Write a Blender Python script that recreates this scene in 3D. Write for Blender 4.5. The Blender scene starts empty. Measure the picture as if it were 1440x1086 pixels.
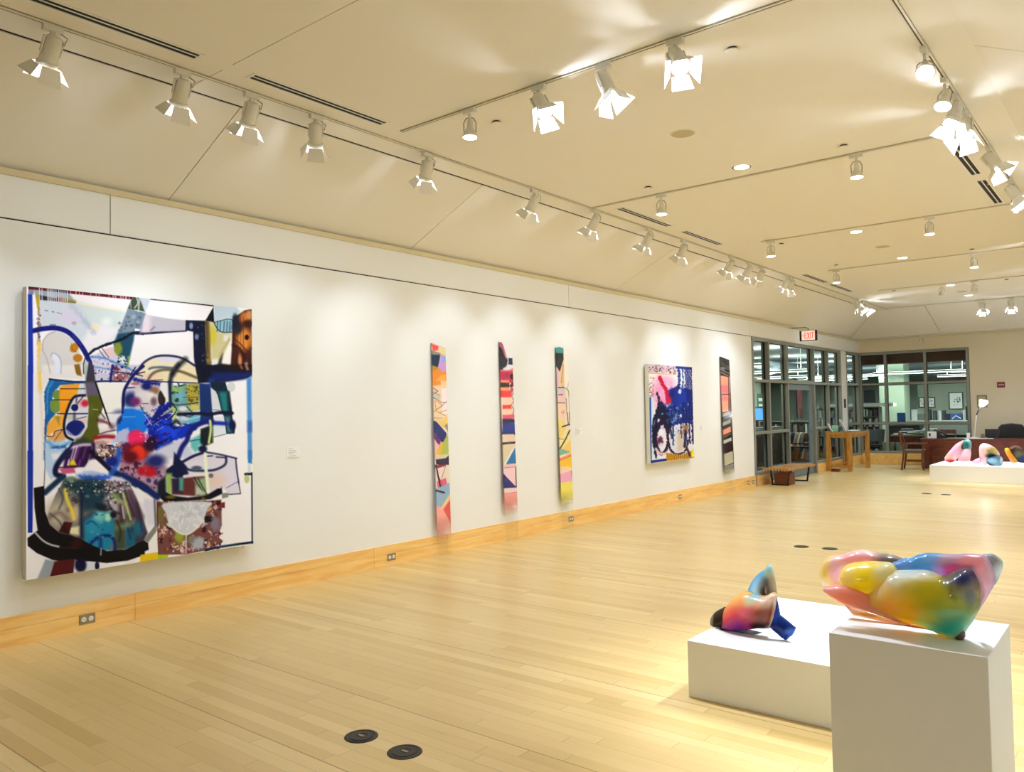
import bpy, bmesh, math, random
import numpy as np
from mathutils import Vector, Matrix, Quaternion
from mathutils.geometry import delaunay_2d_cdt
PI = math.pi
SC = bpy.context.scene
COL = SC.collection
random.seed(7)
# ---------------------------------------------------------------- camera
YAW, PIT, ROL, FPX = -0.679239672, 0.0322219409, -0.0177475049, 1116.57
CAMP = Vector((6.35, 0.0, 1.6))
_f = Vector((math.sin(YAW)*math.cos(PIT), math.cos(YAW)*math.cos(PIT), math.sin(PIT)))
_r = Vector((math.cos(YAW), -math.sin(YAW), 0))
_u = _r.cross(_f)
_r2 = math.cos(ROL)*_r + math.sin(ROL)*_u
_u2 = -math.sin(ROL)*_r + math.cos(ROL)*_u
cam = bpy.data.cameras.new('camera'); camo = bpy.data.objects.new('camera', cam); COL.objects.link(camo)
M = Matrix((_r2, _u2, -_f)).transposed().to_4x4(); M.translation = CAMP
camo.matrix_world = M
cam.sensor_fit = 'HORIZONTAL'; cam.sensor_width = 36.0; cam.lens = 36.0*FPX/1440.0
cam.clip_start = 0.05; cam.clip_end = 200
SC.camera = camo

def at(px, py, ax, val):
    """point where the sight line through a photograph pixel meets the plane coordinate[ax] = val"""
    d = _r2*((px-720)/FPX) - _u2*((py-543)/FPX) + _f
    return CAMP + d*((val-CAMP[ax])/d[ax])

# ---------------------------------------------------------------- colour and material helpers
def lin(c):
    c = c/255.0
    return c/12.92 if c <= 0.04045 else ((c+0.055)/1.055)**2.4
def rgb(r, g, b): return (lin(r), lin(g), lin(b), 1.0)

def mat(name, col, rough=0.5, metal=0.0, emit=None, es=0.0, bump=0.0, bscale=60, coat=0.0, var=0.0, spec=0.5):
    m = bpy.data.materials.new(name); m.use_nodes = True
    nt = m.node_tree; b = nt.nodes['Principled BSDF']
    b.inputs['Base Color'].default_value = col
    b.inputs['Roughness'].default_value = rough
    b.inputs['Metallic'].default_value = metal
    b.inputs['Specular IOR Level'].default_value = spec
    if coat: b.inputs['Coat Weight'].default_value = coat; b.inputs['Coat Roughness'].default_value = 0.08
    if emit: b.inputs['Emission Color'].default_value = emit; b.inputs['Emission Strength'].default_value = es
    if bump or var:
        tc = nt.nodes.new('ShaderNodeTexCoord'); nz = nt.nodes.new('ShaderNodeTexNoise')
        nz.inputs['Scale'].default_value = bscale; nz.inputs['Detail'].default_value = 3
        nt.links.new(tc.outputs['Object'], nz.inputs['Vector'])
        if bump:
            bp = nt.nodes.new('ShaderNodeBump'); bp.inputs['Strength'].default_value = bump; bp.inputs['Distance'].default_value = 0.002
            nt.links.new(nz.outputs['Fac'], bp.inputs['Height']); nt.links.new(bp.outputs['Normal'], b.inputs['Normal'])
        if var:
            mx = nt.nodes.new('ShaderNodeMix'); mx.data_type = 'RGBA'
            mx.inputs[6].default_value = tuple(c*(1-var) for c in col[:3])+(1,)
            mx.inputs[7].default_value = tuple(min(1, c*(1+var)) for c in col[:3])+(1,)
            nt.links.new(nz.outputs['Fac'], mx.inputs[0]); nt.links.new(mx.outputs[2], b.inputs['Base Color'])
    return m

def wood(name, c1, c2, scale=(1, 12, 12), rough=0.4, coat=0.2):
    m = mat(name, c1, rough, coat=coat); nt = m.node_tree; b = nt.nodes['Principled BSDF']
    tc = nt.nodes.new('ShaderNodeTexCoord'); mp = nt.nodes.new('ShaderNodeMapping')
    mp.inputs['Scale'].default_value = scale
    nz = nt.nodes.new('ShaderNodeTexNoise'); nz.inputs['Scale'].default_value = 3; nz.inputs['Detail'].default_value = 6; nz.inputs['Distortion'].default_value = 0.6
    cr = nt.nodes.new('ShaderNodeValToRGB'); cr.color_ramp.elements[0].color = c2; cr.color_ramp.elements[1].color = c1
    cr.color_ramp.elements[0].position = 0.3; cr.color_ramp.elements[1].position = 0.65
    L = nt.links.new
    L(tc.outputs['Object'], mp.inputs['Vector']); L(mp.outputs['Vector'], nz.inputs['Vector']); L(nz.outputs['Fac'], cr.inputs['Fac']); L(cr.outputs['Color'], b.inputs['Base Color'])
    return m

# ---------------------------------------------------------------- mesh helpers
class MB:
    def __init__(s): s.bm = bmesh.new()
    def box(s, x0, x1, y0, y1, z0, z1, M=None):
        v = [s.bm.verts.new((x, y, z)) for x in (x0, x1) for y in (y0, y1) for z in (z0, z1)]
        for f in ((0,1,3,2),(4,6,7,5),(0,4,5,1),(2,3,7,6),(0,2,6,4),(1,5,7,3)): s.bm.faces.new([v[i] for i in f])
        if M is not None: bmesh.ops.transform(s.bm, matrix=M, verts=v)
        return s
    def prism(s, pts, d, M=None):
        """pts: list of 3d points of one face, d: extrusion vector"""
        d = Vector(d); a = [s.bm.verts.new(Vector(p)) for p in pts]; b = [s.bm.verts.new(Vector(p)+d) for p in pts]
        n = len(pts); s.bm.faces.new(a[::-1]); s.bm.faces.new(b)
        for i in range(n): s.bm.faces.new((a[i], a[(i+1)%n], b[(i+1)%n], b[i]))
        if M is not None: bmesh.ops.transform(s.bm, matrix=M, verts=a+b)
        return s
    def lathe(s, prof, seg=24, M=None, cap=True):
        """prof: list of (radius, z)"""
        rings = []; allv = []
        for r, z in prof:
            rg = [s.bm.verts.new((r*math.cos(2*PI*k/seg), r*math.sin(2*PI*k/seg), z)) for k in range(seg)]
            rings.append(rg); allv += rg
        for a, b in zip(rings, rings[1:]):
            for k in range(seg): s.bm.faces.new((a[k], a[(k+1)%seg], b[(k+1)%seg], b[k]))
        if cap:
            s.bm.faces.new(rings[0][::-1]); s.bm.faces.new(rings[-1])
        if M is not None: bmesh.ops.transform(s.bm, matrix=M, verts=allv)
        return s
    def tube(s, pts, r, seg=8):
        pts = [Vector(p) for p in pts]; rings = []
        up = Vector((0.13, 0.27, 0.95))
        for i, p in enumerate(pts):
            t = (pts[min(i+1, len(pts)-1)]-pts[max(i-1, 0)]).normalized()
            a = t.cross(up)
            if a.length < 1e-3: a = t.cross(Vector((1, 0, 0)))
            a.normalize(); b = t.cross(a)
            rr = r[i] if isinstance(r, (list, tuple)) else r
            rings.append([s.bm.verts.new(p+a*rr*math.cos(2*PI*k/seg)+b*rr*math.sin(2*PI*k/seg)) for k in range(seg)])
        for a, b in zip(rings, rings[1:]):
            for k in range(seg): s.bm.faces.new((a[k], a[(k+1)%seg], b[(k+1)%seg], b[k]))
        s.bm.faces.new(rings[0][::-1]); s.bm.faces.new(rings[-1])
        return s
    def quad(s, *p):
        s.bm.faces.new([s.bm.verts.new(Vector(q)) for q in p]); return s
    def build(s, name, m, parent=None, smooth=False, bevel=0.0, label=None):
        bmesh.ops.recalc_face_normals(s.bm, faces=s.bm.faces)
        me = bpy.data.meshes.new(name); s.bm.to_mesh(me); s.bm.free()
        me.materials.append(m)
        o = bpy.data.objects.new(name, me); COL.objects.link(o)
        if smooth:
            me.polygons.foreach_set('use_smooth', [True]*len(me.polygons))
            try: me.set_sharp_from_angle(angle=math.radians(40))
            except Exception: pass
        if bevel:
            md = o.modifiers.new('bevel', 'BEVEL'); md.width = bevel; md.segments = 2; md.limit_method = 'ANGLE'
        if parent: o.parent = parent
        if label: o['label'] = label
        return o

def tag(o, label=None, cat=None, group=None, kind=None):
    if label: o['label'] = label
    if cat: o['category'] = cat
    if group: o['group'] = group
    if kind: o['kind'] = kind
    return o
def thing(name, label, cat, loc=(0, 0, 0), rz=0, group=None):
    o = bpy.data.objects.new(name, None); COL.objects.link(o); o.empty_display_size = 0.1
    o.location = loc; o.rotation_euler = (0, 0, rz)
    return tag(o, label, cat, group)
def struct(o, label=None): return tag(o, label, None, None, 'structure')
def copy_tree(o, parent=None):
    c = o.copy(); COL.objects.link(c)
    if parent: c.parent = parent
    for ch in list(o.children): copy_tree(ch, c)
    return c

# ---------------------------------------------------------------- tiny painter used for surface patterns
def vnoise(x, y, seed=0):
    xi = np.floor(x).astype(np.int64); yi = np.floor(y).astype(np.int64)
    xf = x-xi; yf = y-yi; u = xf*xf*(3-2*xf); v = yf*yf*(3-2*yf)
    def h(a, b):
        n = (a*374761393+b*668265263+seed*1442695041) & 0xffffffff
        n = ((n ^ (n >> 13))*1274126177) & 0xffffffff
        return ((n ^ (n >> 16)) & 0xffff)/65535.0
    return (h(xi, yi)*(1-u)+h(xi+1, yi)*u)*(1-v)+(h(xi, yi+1)*(1-u)+h(xi+1, yi+1)*u)*v
def smooth_line(pts, n=8, closed=False):
    P = [np.array(p, float) for p in pts]; out = []
    N = len(P)
    if N < 3 and not closed: return np.array(P)
    rng = range(N if closed else N-1)
    for i in rng:
        if closed: p0, p1, p2, p3 = P[(i-1)%N], P[i], P[(i+1)%N], P[(i+2)%N]
        else: p0, p1, p2, p3 = P[max(i-1, 0)], P[i], P[i+1], P[min(i+2, N-1)]
        for k in range(n):
            t = k/n
            out.append(0.5*((2*p1)+(-p0+p2)*t+(2*p0-5*p1+4*p2-p3)*t*t+(-p0+3*p1-3*p2+p3)*t**3))
    if not closed: out.append(P[-1])
    return np.array(out)
class Paint:
    """raster of sRGB values over the rectangle x0..x1, y0..y1; crop(ox, oy, scale) lets shapes be given in a local frame"""
    def __init__(s, x0, y0, x1, y1, ss, base):
        s.x0, s.y0, s.ss = x0, y0, ss
        s.w, s.h = int((x1-x0)*ss)+1, int((y1-y0)*ss)+1
        gx, gy = np.meshgrid(np.arange(s.w)/ss+x0, np.arange(s.h)/ss+y0)
        s.gx, s.gy = gx, gy
        s.c = np.ones((s.h, s.w, 3))*np.array(base, float); s.a = np.ones((s.h, s.w)); s.crop(0, 0, 1); s.warp(0)
    def crop(s, ox, oy, k): s.ox, s.oy, s.k = ox, oy, k; return s
    def warp(s, amp, scale=4.0, seed=1): s.wa, s.ws, s.wseed = amp, scale, seed; return s
    def T(s, pts): return np.array([(s.ox+p[0]/s.k, s.oy+p[1]/s.k) for p in pts], float)
    def _win(s, P, pad):
        a = max(int((P[:, 0].min()-pad-s.x0)*s.ss), 0); b = min(int((P[:, 0].max()+pad-s.x0)*s.ss)+2, s.w)
        c = max(int((P[:, 1].min()-pad-s.y0)*s.ss), 0); d = min(int((P[:, 1].max()+pad-s.y0)*s.ss)+2, s.h)
        if a >= b or c >= d: return None
        sl = (slice(c, d), slice(a, b)); X, Y = s.gx[sl], s.gy[sl]
        if s.wa:
            n1 = vnoise(X/s.ws, Y/s.ws, s.wseed)+0.5*vnoise(X/s.ws*2.3, Y/s.ws*2.3, s.wseed+5)-0.75
            n2 = vnoise(X/s.ws+31, Y/s.ws+17, s.wseed+9)+0.5*vnoise(X/s.ws*2.3+11, Y/s.ws*2.3, s.wseed+14)-0.75
            X = X+n1*s.wa*2; Y = Y+n2*s.wa*2
        return sl, X, Y
    def _dist(s, X, Y, P, closed):
        d = np.full(X.shape, 1e9); n = len(P)
        for i in range(n if closed else n-1):
            ax, ay = P[i]; bx, by = P[(i+1) % n]; vx, vy = bx-ax, by-ay; L = vx*vx+vy*vy+1e-9
            t = np.clip(((X-ax)*vx+(Y-ay)*vy)/L, 0, 1)
            d = np.minimum(d, (X-ax-t*vx)**2+(Y-ay-t*vy)**2)
        return np.sqrt(d)
    def _put(s, sl, al, col, op):
        al = al*op
        col = np.array(col, float)
        s.c[sl] = s.c[sl]*(1-al[..., None])+col*al[..., None]
    def poly(s, pts, col, soft=0.7, op=1.0, sm=False):
        P = s.T(pts)
        if sm: P = smooth_line(P, 6, True)
        w = s._win(P, soft+s.wa*2)
        if w is None: return s
        sl, X, Y = w; ins = np.zeros(X.shape, bool); n = len(P)
        for i in range(n):
            ax, ay = P[i]; bx, by = P[(i+1) % n]
            if ay == by: continue
            m = ((ay > Y) != (by > Y)) & (X < (bx-ax)*(Y-ay)/(by-ay)+ax)
            ins ^= m
        d = s._dist(X, Y, P, True); sd = np.where(ins, -d, d)
        s._put(sl, np.clip(0.5-sd/soft, 0, 1), col, op); return s
    def line(s, pts, w, col, soft=0.7, op=1.0, sm=True):
        P = s.T(pts); w = w/s.k
        if sm and len(P) > 2: P = smooth_line(P, 6)
        W = s._win(P, w+soft+s.wa*2)
        if W is None: return s
        sl, X, Y = W; d = s._dist(X, Y, P, False)-w/2
        s._put(sl, np.clip(0.5-d/soft, 0, 1), col, op); return s
    def blob(s, cx, cy, rx, ry, col, soft=0.3, op=1.0, ang=0):
        c = s.T([(cx, cy)])[0]; rx /= s.k; ry /= s.k; R = max(rx, ry)*1.6+1
        W = s._win(np.array([[c[0]-R, c[1]-R], [c[0]+R, c[1]+R]]), s.wa*2)
        if W is None: return s
        sl, X, Y = W; ca, sa = math.cos(ang), math.sin(ang); dx, dy = X-c[0], Y-c[1]
        r = np.sqrt(((dx*ca+dy*sa)/rx)**2+((-dx*sa+dy*ca)/ry)**2)
        t = np.clip((1+soft-r)/(2*soft+1e-6), 0, 1)
        s._put(sl, t*t*(3-2*t), col, op); return s
    def speck(s, x0, y0, x1, y1, n, cols, r=(4, 12), seed=1, op=1.0, ar=1.0):
        rn = random.Random(seed)
        for _ in range(n):
            q = rn.uniform(*r); s.blob(rn.uniform(x0, x1), rn.uniform(y0, y1), q, q*ar*rn.uniform(.5, 1.3), rn.choice(cols), 0.25, op, rn.uniform(0, 3))
        return s
    def sample(s, X, Y):
        x = np.clip((X-s.x0)*s.ss, 0, s.w-1.001); y = np.clip((Y-s.y0)*s.ss, 0, s.h-1.001)
        xi, yi = x.astype(int), y.astype(int); u, v = (x-xi)[:, None], (y-yi)[:, None]; c = s.c
        return (c[yi, xi]*(1-u)+c[yi, xi+1]*u)*(1-v)+(c[yi+1, xi]*(1-u)+c[yi+1, xi+1]*u)*v
def to_lin(c):
    c = np.clip(c/255.0, 0, 1); return np.where(c <= 0.04045, c/12.92, ((c+0.055)/1.055)**2.4)
def homography(src, dst):
    A = []; b = []
    for (x, y), (u, v) in zip(src, dst):
        A.append([x, y, 1, 0, 0, 0, -u*x, -u*y]); b.append(u)
        A.append([0, 0, 0, x, y, 1, -v*x, -v*y]); b.append(v)
    h = np.linalg.solve(np.array(A, float), np.array(b, float)); return np.append(h, 1).reshape(3, 3)
def set_attr(me, cols, alpha=None, k=1.0):
    at_ = me.color_attributes.new('paint', 'FLOAT_COLOR', 'POINT')
    out = np.ones((len(cols), 4)); out[:, :3] = to_lin(cols)*k
    if alpha is not None: out[:, 3] = alpha
    at_.data.foreach_set('color', out.ravel())
def paint_mat(name, rough=0.45, coat=0.0, clear=False, trans=0.0):
    m = mat(name, (0.8, 0.8, 0.8, 1), rough, coat=coat); nt = m.node_tree; b = nt.nodes['Principled BSDF']; L = nt.links.new
    b.inputs['Specular IOR Level'].default_value = 0.5 if coat else 0.12
    a = nt.nodes.new('ShaderNodeAttribute'); a.attribute_name = 'paint'
    L(a.outputs['Color'], b.inputs['Base Color'])
    if clear or trans:
        out = nt.nodes['Material Output']; tr = nt.nodes.new('ShaderNodeBsdfTransparent'); mx = nt.nodes.new('ShaderNodeMixShader')
        if clear:
            gl = nt.nodes.new('ShaderNodeBsdfGlossy'); gl.inputs['Roughness'].default_value = 0.05; m2 = nt.nodes.new('ShaderNodeMixShader'); m2.inputs[0].default_value = 0.03
            tr.inputs['Color'].default_value = (0.985, 0.99, 0.985, 1)
            L(tr.outputs[0], m2.inputs[1]); L(gl.outputs[0], m2.inputs[2]); L(m2.outputs[0], mx.inputs[1]); L(a.outputs['Alpha'], mx.inputs[0])
            L(b.outputs[0], mx.inputs[2])
        else:
            g = nt.nodes.new('ShaderNodeGamma'); g.inputs['Gamma'].default_value = 0.6; L(a.outputs['Color'], g.inputs['Color']); L(g.outputs[0], tr.inputs['Color'])
            tl = nt.nodes.new('ShaderNodeBsdfTranslucent'); L(a.outputs['Color'], tl.inputs['Color']); m3 = nt.nodes.new('ShaderNodeMixShader'); m3.inputs[0].default_value = 0.6; L(b.outputs[0], m3.inputs[1]); L(tl.outputs[0], m3.inputs[2])
            mx.inputs[0].default_value = trans; L(m3.outputs[0], mx.inputs[1]); L(tr.outputs[0], mx.inputs[2])
        L(mx.outputs[0], out.inputs['Surface'])
    return m
LP, FACE_E, DL_E, PEND_E, PEND_W, EXPO, WL, PARL, DOWNL, SPILL = 160.0, 55.0, 12.0, 5.5, 38.0, 0.30, 0.25, 0.37, 0.50, 16.0
# ================================================================ room
RW = 6.67; YF = 23.2; YB = -3.0; ZC = 3.92; ZF = 3.40; ZS = 3.05; SX = 1.08; SXR = 5.52; SY = 20.8
wallm = mat('wall_paint', rgb(236, 237, 232), 0.75, bump=0.08, bscale=180, spec=0.2)
farm = mat('beige_wall_paint', rgb(226, 215, 186), 0.75, spec=0.2)
ceilm = mat('ceiling_paint', rgb(234, 230, 218), 0.8, spec=0.2)
groovem = mat('groove_shadow_gap', rgb(34, 27, 16), 0.9)
trimm = mat('ledge_paint', rgb(220, 210, 178), 0.7)
oak = wood('maple_baseboard', rgb(250, 211, 132), rgb(235, 180, 94), (3, .6, 6), 0.4, 0.25)
frame_m = mat('grey_metal_frame', rgb(136, 138, 128), 0.45, 0.0)
black = mat('black_plastic', rgb(18, 17, 17), 0.4)
gasket = mat('black_gasket', rgb(12, 12, 12), 0.6)
whitep = mat('white_enamel', rgb(232, 230, 222), 0.35)

def glass_mat():
    m = bpy.data.materials.new('clear_glass'); m.use_nodes = True; nt = m.node_tree; nt.nodes.clear(); L = nt.links.new
    o = nt.nodes.new('ShaderNodeOutputMaterial'); t = nt.nodes.new('ShaderNodeBsdfTransparent'); g = nt.nodes.new('ShaderNodeBsdfGlossy'); mx = nt.nodes.new('ShaderNodeMixShader')
    t.inputs['Color'].default_value = (0.90, 0.95, 0.92, 1); g.inputs['Roughness'].default_value = 0.01
    fr = nt.nodes.new('ShaderNodeFresnel'); fr.inputs['IOR'].default_value = 1.35
    ge = nt.nodes.new('ShaderNodeNewGeometry'); mm = nt.nodes.new('ShaderNodeMath'); mm.operation = 'SUBTRACT'; mm.inputs[0].default_value = 1.0; L(ge.outputs['Backfacing'], mm.inputs[1]); mk = nt.nodes.new('ShaderNodeMath'); mk.operation = 'MULTIPLY'; L(fr.outputs[0], mk.inputs[0]); L(mm.outputs[0], mk.inputs[1]); L(mk.outputs[0], mx.inputs[0]); L(t.outputs[0], mx.inputs[1]); L(g.outputs[0], mx.inputs[2]); L(mx.outputs[0], o.inputs['Surface'])
    return m
glass = glass_mat()

def floor_mat():
    m = mat('maple_strip_floor', rgb(220, 190, 140), 0.3); nt = m.node_tree; b = nt.nodes['Principled BSDF']; L = nt.links.new; N = nt.nodes.new
    def mth(op, a, bb=None, c=None):
        n = N('ShaderNodeMath'); n.operation = op
        for i, v in enumerate((a, bb, c)):
            if v is None: continue
            if isinstance(v, (int, float)): n.inputs[i].default_value = v
            else: L(v, n.inputs[i])
        return n.outputs[0]
    tc = N('ShaderNodeTexCoord'); sp = N('ShaderNodeSeparateXYZ'); L(tc.outputs['Object'], sp.inputs[0]); X, Y = sp.outputs[0], sp.outputs[1]
    W, LEN = 0.083, 1.25
    ry = mth('DIVIDE', Y, W); row = mth('FLOOR', ry); fy = mth('FRACT', ry)
    wn = N('ShaderNodeTexWhiteNoise'); wn.noise_dimensions = '1D'; L(row, wn.inputs['W'])
    xs = mth('ADD', mth('DIVIDE', X, LEN), mth('MULTIPLY', wn.outputs['Value'], 7.0)); colx = mth('FLOOR', xs); fx = mth('FRACT', xs)
    cb = N('ShaderNodeCombineXYZ'); L(row, cb.inputs[0]); L(colx, cb.inputs[1])
    w2 = N('ShaderNodeTexWhiteNoise'); w2.noise_dimensions = '2D'; L(cb.outputs[0], w2.inputs['Vector'])
    cr = N('ShaderNodeValToRGB'); e = cr.color_ramp.elements; e[0].color = rgb(208, 176, 108); e[1].color = rgb(227, 200, 138)
    for p, c in ((0.3, rgb(217, 187, 122)), (0.6, rgb(222, 192, 129)), (0.8, rgb(214, 184, 118))):
        k = e.new(p); k.color = c
    L(w2.outputs['Value'], cr.inputs[0])
    # grain stretched along the strips
    mp = N('ShaderNodeMapping'); mp.inputs['Scale'].default_value = (1.2, 22, 1); L(tc.outputs['Object'], mp.inputs[0])
    ad = N('ShaderNodeVectorMath'); ad.operation = 'ADD'; L(mp.outputs[0], ad.inputs[0]); L(w2.outputs['Color'], ad.inputs[1])
    nz = N('ShaderNodeTexNoise'); nz.inputs['Scale'].default_value = 2.5; nz.inputs['Detail'].default_value = 5; L(ad.outputs[0], nz.inputs['Vector'])
    nb = N('ShaderNodeTexNoise'); nb.inputs['Scale'].default_value = 0.9; nb.inputs['Detail'].default_value = 2; L(tc.outputs['Object'], nb.inputs['Vector'])
    g = mth('ADD', mth('MULTIPLY', nz.outputs['Fac'], 0.16), mth('MULTIPLY', nb.outputs['Fac'], 0.14)); g = mth('ADD', g, 0.85)
    mul = N('ShaderNodeMix'); mul.data_type = 'RGBA'; mul.blend_type = 'MULTIPLY'; mul.inputs[0].default_value = 1; L(cr.outputs[0], mul.inputs[6]); L(g, mul.inputs[7])
    # seams: fine between strips, a stronger one every few rows, and at the butt ends
    seam = mth('LESS_THAN', fy, 0.03)
    srow = mth('FLOOR', ry); w3 = N('ShaderNodeTexWhiteNoise'); w3.noise_dimensions = '1D'; L(mth('ADD', srow, 51.3), w3.inputs['W'])
    strong = mth('MULTIPLY', mth('GREATER_THAN', w3.outputs['Value'], 0.86), mth('LESS_THAN', fy, 0.07))
    butt = mth('LESS_THAN', fx, 0.0035)
    sm = mth('MAXIMUM', mth('MULTIPLY', seam, mth('ADD', mth('MULTIPLY', w3.outputs['Value'], 0.5), 0.16)), mth('MAXIMUM', mth('MULTIPLY', strong, 0.75), mth('MULTIPLY', butt, 0.4)))
    mx = N('ShaderNodeMix'); mx.data_type = 'RGBA'; L(sm, mx.inputs[0]); L(mul.outputs[2], mx.inputs[6]); mx.inputs[7].default_value = rgb(110, 78, 36)
    L(mx.outputs[2], b.inputs['Base Color'])
    L(mth('ADD', mth('MULTIPLY', nz.outputs['Fac'], 0.14), 0.24), b.inputs['Roughness'])
    bp = N('ShaderNodeBump'); bp.inputs['Strength'].default_value = 0.25; bp.inputs['Distance'].default_value = 0.001; L(mth('SUBTRACT', 1.0, sm), bp.inputs['Height']); L(bp.outputs[0], b.inputs['Normal'])
    b.inputs['Specular IOR Level'].default_value = 0.5
    return m
struct(MB().box(-0.16, RW+0.1, YB-0.1, YF+0.16, -0.1, 0).build('floor', floor_mat()), 'pale maple strip floor of the gallery')

# left wall (solid part), with a hairline shadow gap under the fascia
struct(MB().box(-0.15, 0, YB, 15.66, 0, ZS-0.006).build('wall_left', wallm), 'long white gallery wall hung with paintings')
fas = MB(); ys = [YB, 2.86, 9.17, 15.62, YF+0.1]
for a, b in zip(ys, ys[1:]): fas.box(-0.15, 0.0, a+0.004, b-0.004, ZS+0.006, ZF-0.03)
struct(fas.build('trim_1', wallm), 'plain fascia panels above the long left wall')
g = MB(); g.box(-0.14, -0.012, YB, YF, ZS-0.01, ZS+0.01)
for y in ys[1:4]: g.box(-0.14, -0.012, y-0.006, y+0.006, ZS, ZF)
struct(g.build('trim_2', groovem), 'dark shadow gaps between the left wall panels')
struct(MB().prism([(-0.15, YB, ZF-0.035), (0.02, YB, ZF-0.035), (0.06, YB, ZF+0.0), (-0.15, YB, ZF+0.03)], (0, YF-YB, 0)).build('trim_3', trimm), 'narrow beige ledge between left fascia and sloped ceiling')
# baseboard left: two courses with joints
bb = MB(); joints = [YB, 3.04, 5.52, 6.62, 7.9, 9.12, 11.3, 13.2, 14.5, 15.66, 16.56]
for a, b in zip(joints, joints[1:]):
    bb.box(0, 0.018, a+0.002, b-0.002, 0, 0.128); bb.box(0, 0.018, a+0.002, b-0.002, 0.131, 0.213)
bb.box(0, 0.014, YB, 16.56, 0, 0.21)
struct(bb.build('baseboard_left', oak), 'golden maple baseboard along the left wall')

# sloped ceiling panels (left and far) and the flat ceiling
def slab(pts, name, m, label, t=0.05):
    b = MB(); b.prism(pts, (0, 0, t)); return struct(b.build(name, m), label)
jl = [YB, 3.331, 6.1, 10.35, 16.0]
gap = 0.004
sl = MB()
for i, (a, b) in enumerate(zip(jl, jl[1:]+[None])):
    if b is None: continue
    sl.prism([(0, a+gap, ZF+0.01), (SX, a+gap, ZC), (SX, b-gap, ZC), (0, b-gap, ZF+0.01)], (0, 0, 0.05))
sl.prism([(0, 16.0+gap, ZF+0.01), (SX, 16.0+gap, ZC), (SX, SY-0.01, ZC), (0, 22.45-0.012, ZF+0.01)], (0, 0, 0.05))
struct(sl.build('ceiling', ceilm), 'sloped ceiling panels rising from the left wall')
fx = MB(); jx = [0.0, 2.35, 6.67]
fx.prism([(SX+.01, SY, ZC), (0.012, 22.45, ZF+0.01), (2.2, 22.45, ZF+0.01), (2.2, SY, ZC)], (0, 0, 0.05))
fx.prism([(2.21, SY, ZC), (2.21, 22.45, ZF+0.01), (RW, 22.45, ZF+0.01), (SXR, SY, ZC)], (0, 0, 0.05))
struct(fx.build('ceiling', ceilm), 'sloped ceiling panels above the far glazing')
rs = MB(); rj = [YB, 5.85, 11.5, 17.0, SY]
for a, b in zip(rj, rj[1:]):
    e = 22.45 if b == SY else b
    rs.prism([(SXR, a+gap, ZC), (RW, a+gap, ZF), (RW, e-gap, ZF), (SXR, b-gap, ZC)], (0, 0, 0.05))
struct(rs.build('ceiling', ceilm), 'sloped ceiling panels on the right side')
struct(MB().box(SX-.004, SX+.035, YB, SY, ZC+.006, ZC+.03).box(SX+.03, SXR, SY-.02, SY+.012, ZC+.006, ZC+.03).build('trim_10', mat('slot_shade_black', rgb(10, 8, 6), .9)), 'black strip painted as shade in the gap between sloped and flat ceilings')  # black strip closes the gap, its colour stands for the shade inside
struct(MB().box(0, RW, YB, YF+0.16, ZC+0.12, ZC+0.2).build('ceiling', groovem), 'dark void behind the ceiling joints')
struct(MB().box(0, RW, 22.45, YF+0.1, ZF+0.0, ZF+0.04).build('ceiling', ceilm), 'narrow soffit above the far glazing')
# flat ceiling as panels with joints; openings for slot diffusers are left between strips
VENTS = [(1.58, 1.70, -1.2, 0.9), (1.58, 1.70, 1.15, 2.69), (1.58, 1.70, 3.05, 4.28), (1.58, 1.70, 7.84, 9.08), (1.58, 1.70, 9.45, 10.62), (1.58, 1.70, 14.06, 15.28), (1.58, 1.70, 15.57, 16.91), (4.97, 5.09, 8.0, 9.2), (4.97, 5.09, 9.45, 10.7), (4.97, 5.09, 14.06, 15.28)]
TRACKS_X = (1.40, 5.27); TRK_Y = (4.475, 7.63, 10.82, 13.9, 17.2)
fl = MB(); xcuts = [SX+0.035, 1.383, 1.417, 1.58, 1.70, 4.97, 5.09, 5.253, 5.287, SXR]
yj = [YB, 2.886, SY-0.02]
for x0, x1 in zip(xcuts, xcuts[1:]):
    if (x0, x1) in ((1.383, 1.417), (5.253, 5.287)): continue
    if (x0, x1) in ((1.58, 1.70), (4.97, 5.09)):
        cur = YB
        for v in sorted(v for v in VENTS if abs(v[0]-x0) < .01):
            fl.box(x0, x1, cur, v[2], ZC, ZC+0.05); cur = v[3]
        fl.box(x0, x1, cur, SY-0.02, ZC, ZC+0.05); continue
    for a, b in zip(yj, yj[1:]): fl.box(x0, x1, a+0.003, b-0.003, ZC, ZC+0.05)
struct(fl.build('ceiling', ceilm), 'flat gallery ceiling between the lighting tracks')
# right and rear walls, far wall
struct(MB().box(RW, RW+0.1, YB, YF+0.1, 0, ZC).build('wall_right', wallm), 'white wall on the right side of the gallery')
struct(MB().box(0, RW, YB-0.1, YB, 0, ZC+0.1).build('wall_back', wallm), 'wall behind the camera')
struct(MB().box(2.70, RW, YF, YF+0.12, 0, ZS-0.006).box(2.2, RW, YF+0.01, YF+0.12, ZS-0.02, ZS+0.02).build('wall_far', farm), 'beige wall right of the far glazing')
struct(MB().box(0, RW, YF, YF+0.12, ZS+0.006, ZF).build('trim_4', farm), 'fascia above the far glazing')
struct(MB().box(0.02, 2.70, YF-0.02, YF+0.1, 0, 0.13).box(0.02, 2.70, YF-0.02, YF+0.1, 0.133, 0.29).box(2.70, RW, YF-0.02, YF, 0, 0.215).build('baseboard_far', oak), 'maple baseboard below the far glazing')
struct(MB().box(-0.14, 0.015, 19.5, 23.2, 0, 0.24).build('trim_5', oak), 'maple base below the left glazing by the table')
struct(MB().box(-0.16, 0.012, 21.56, 22.02, 0.0, ZS-0.006).build('trim_6', wallm), 'narrow beige column between the glazed bays')

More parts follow.
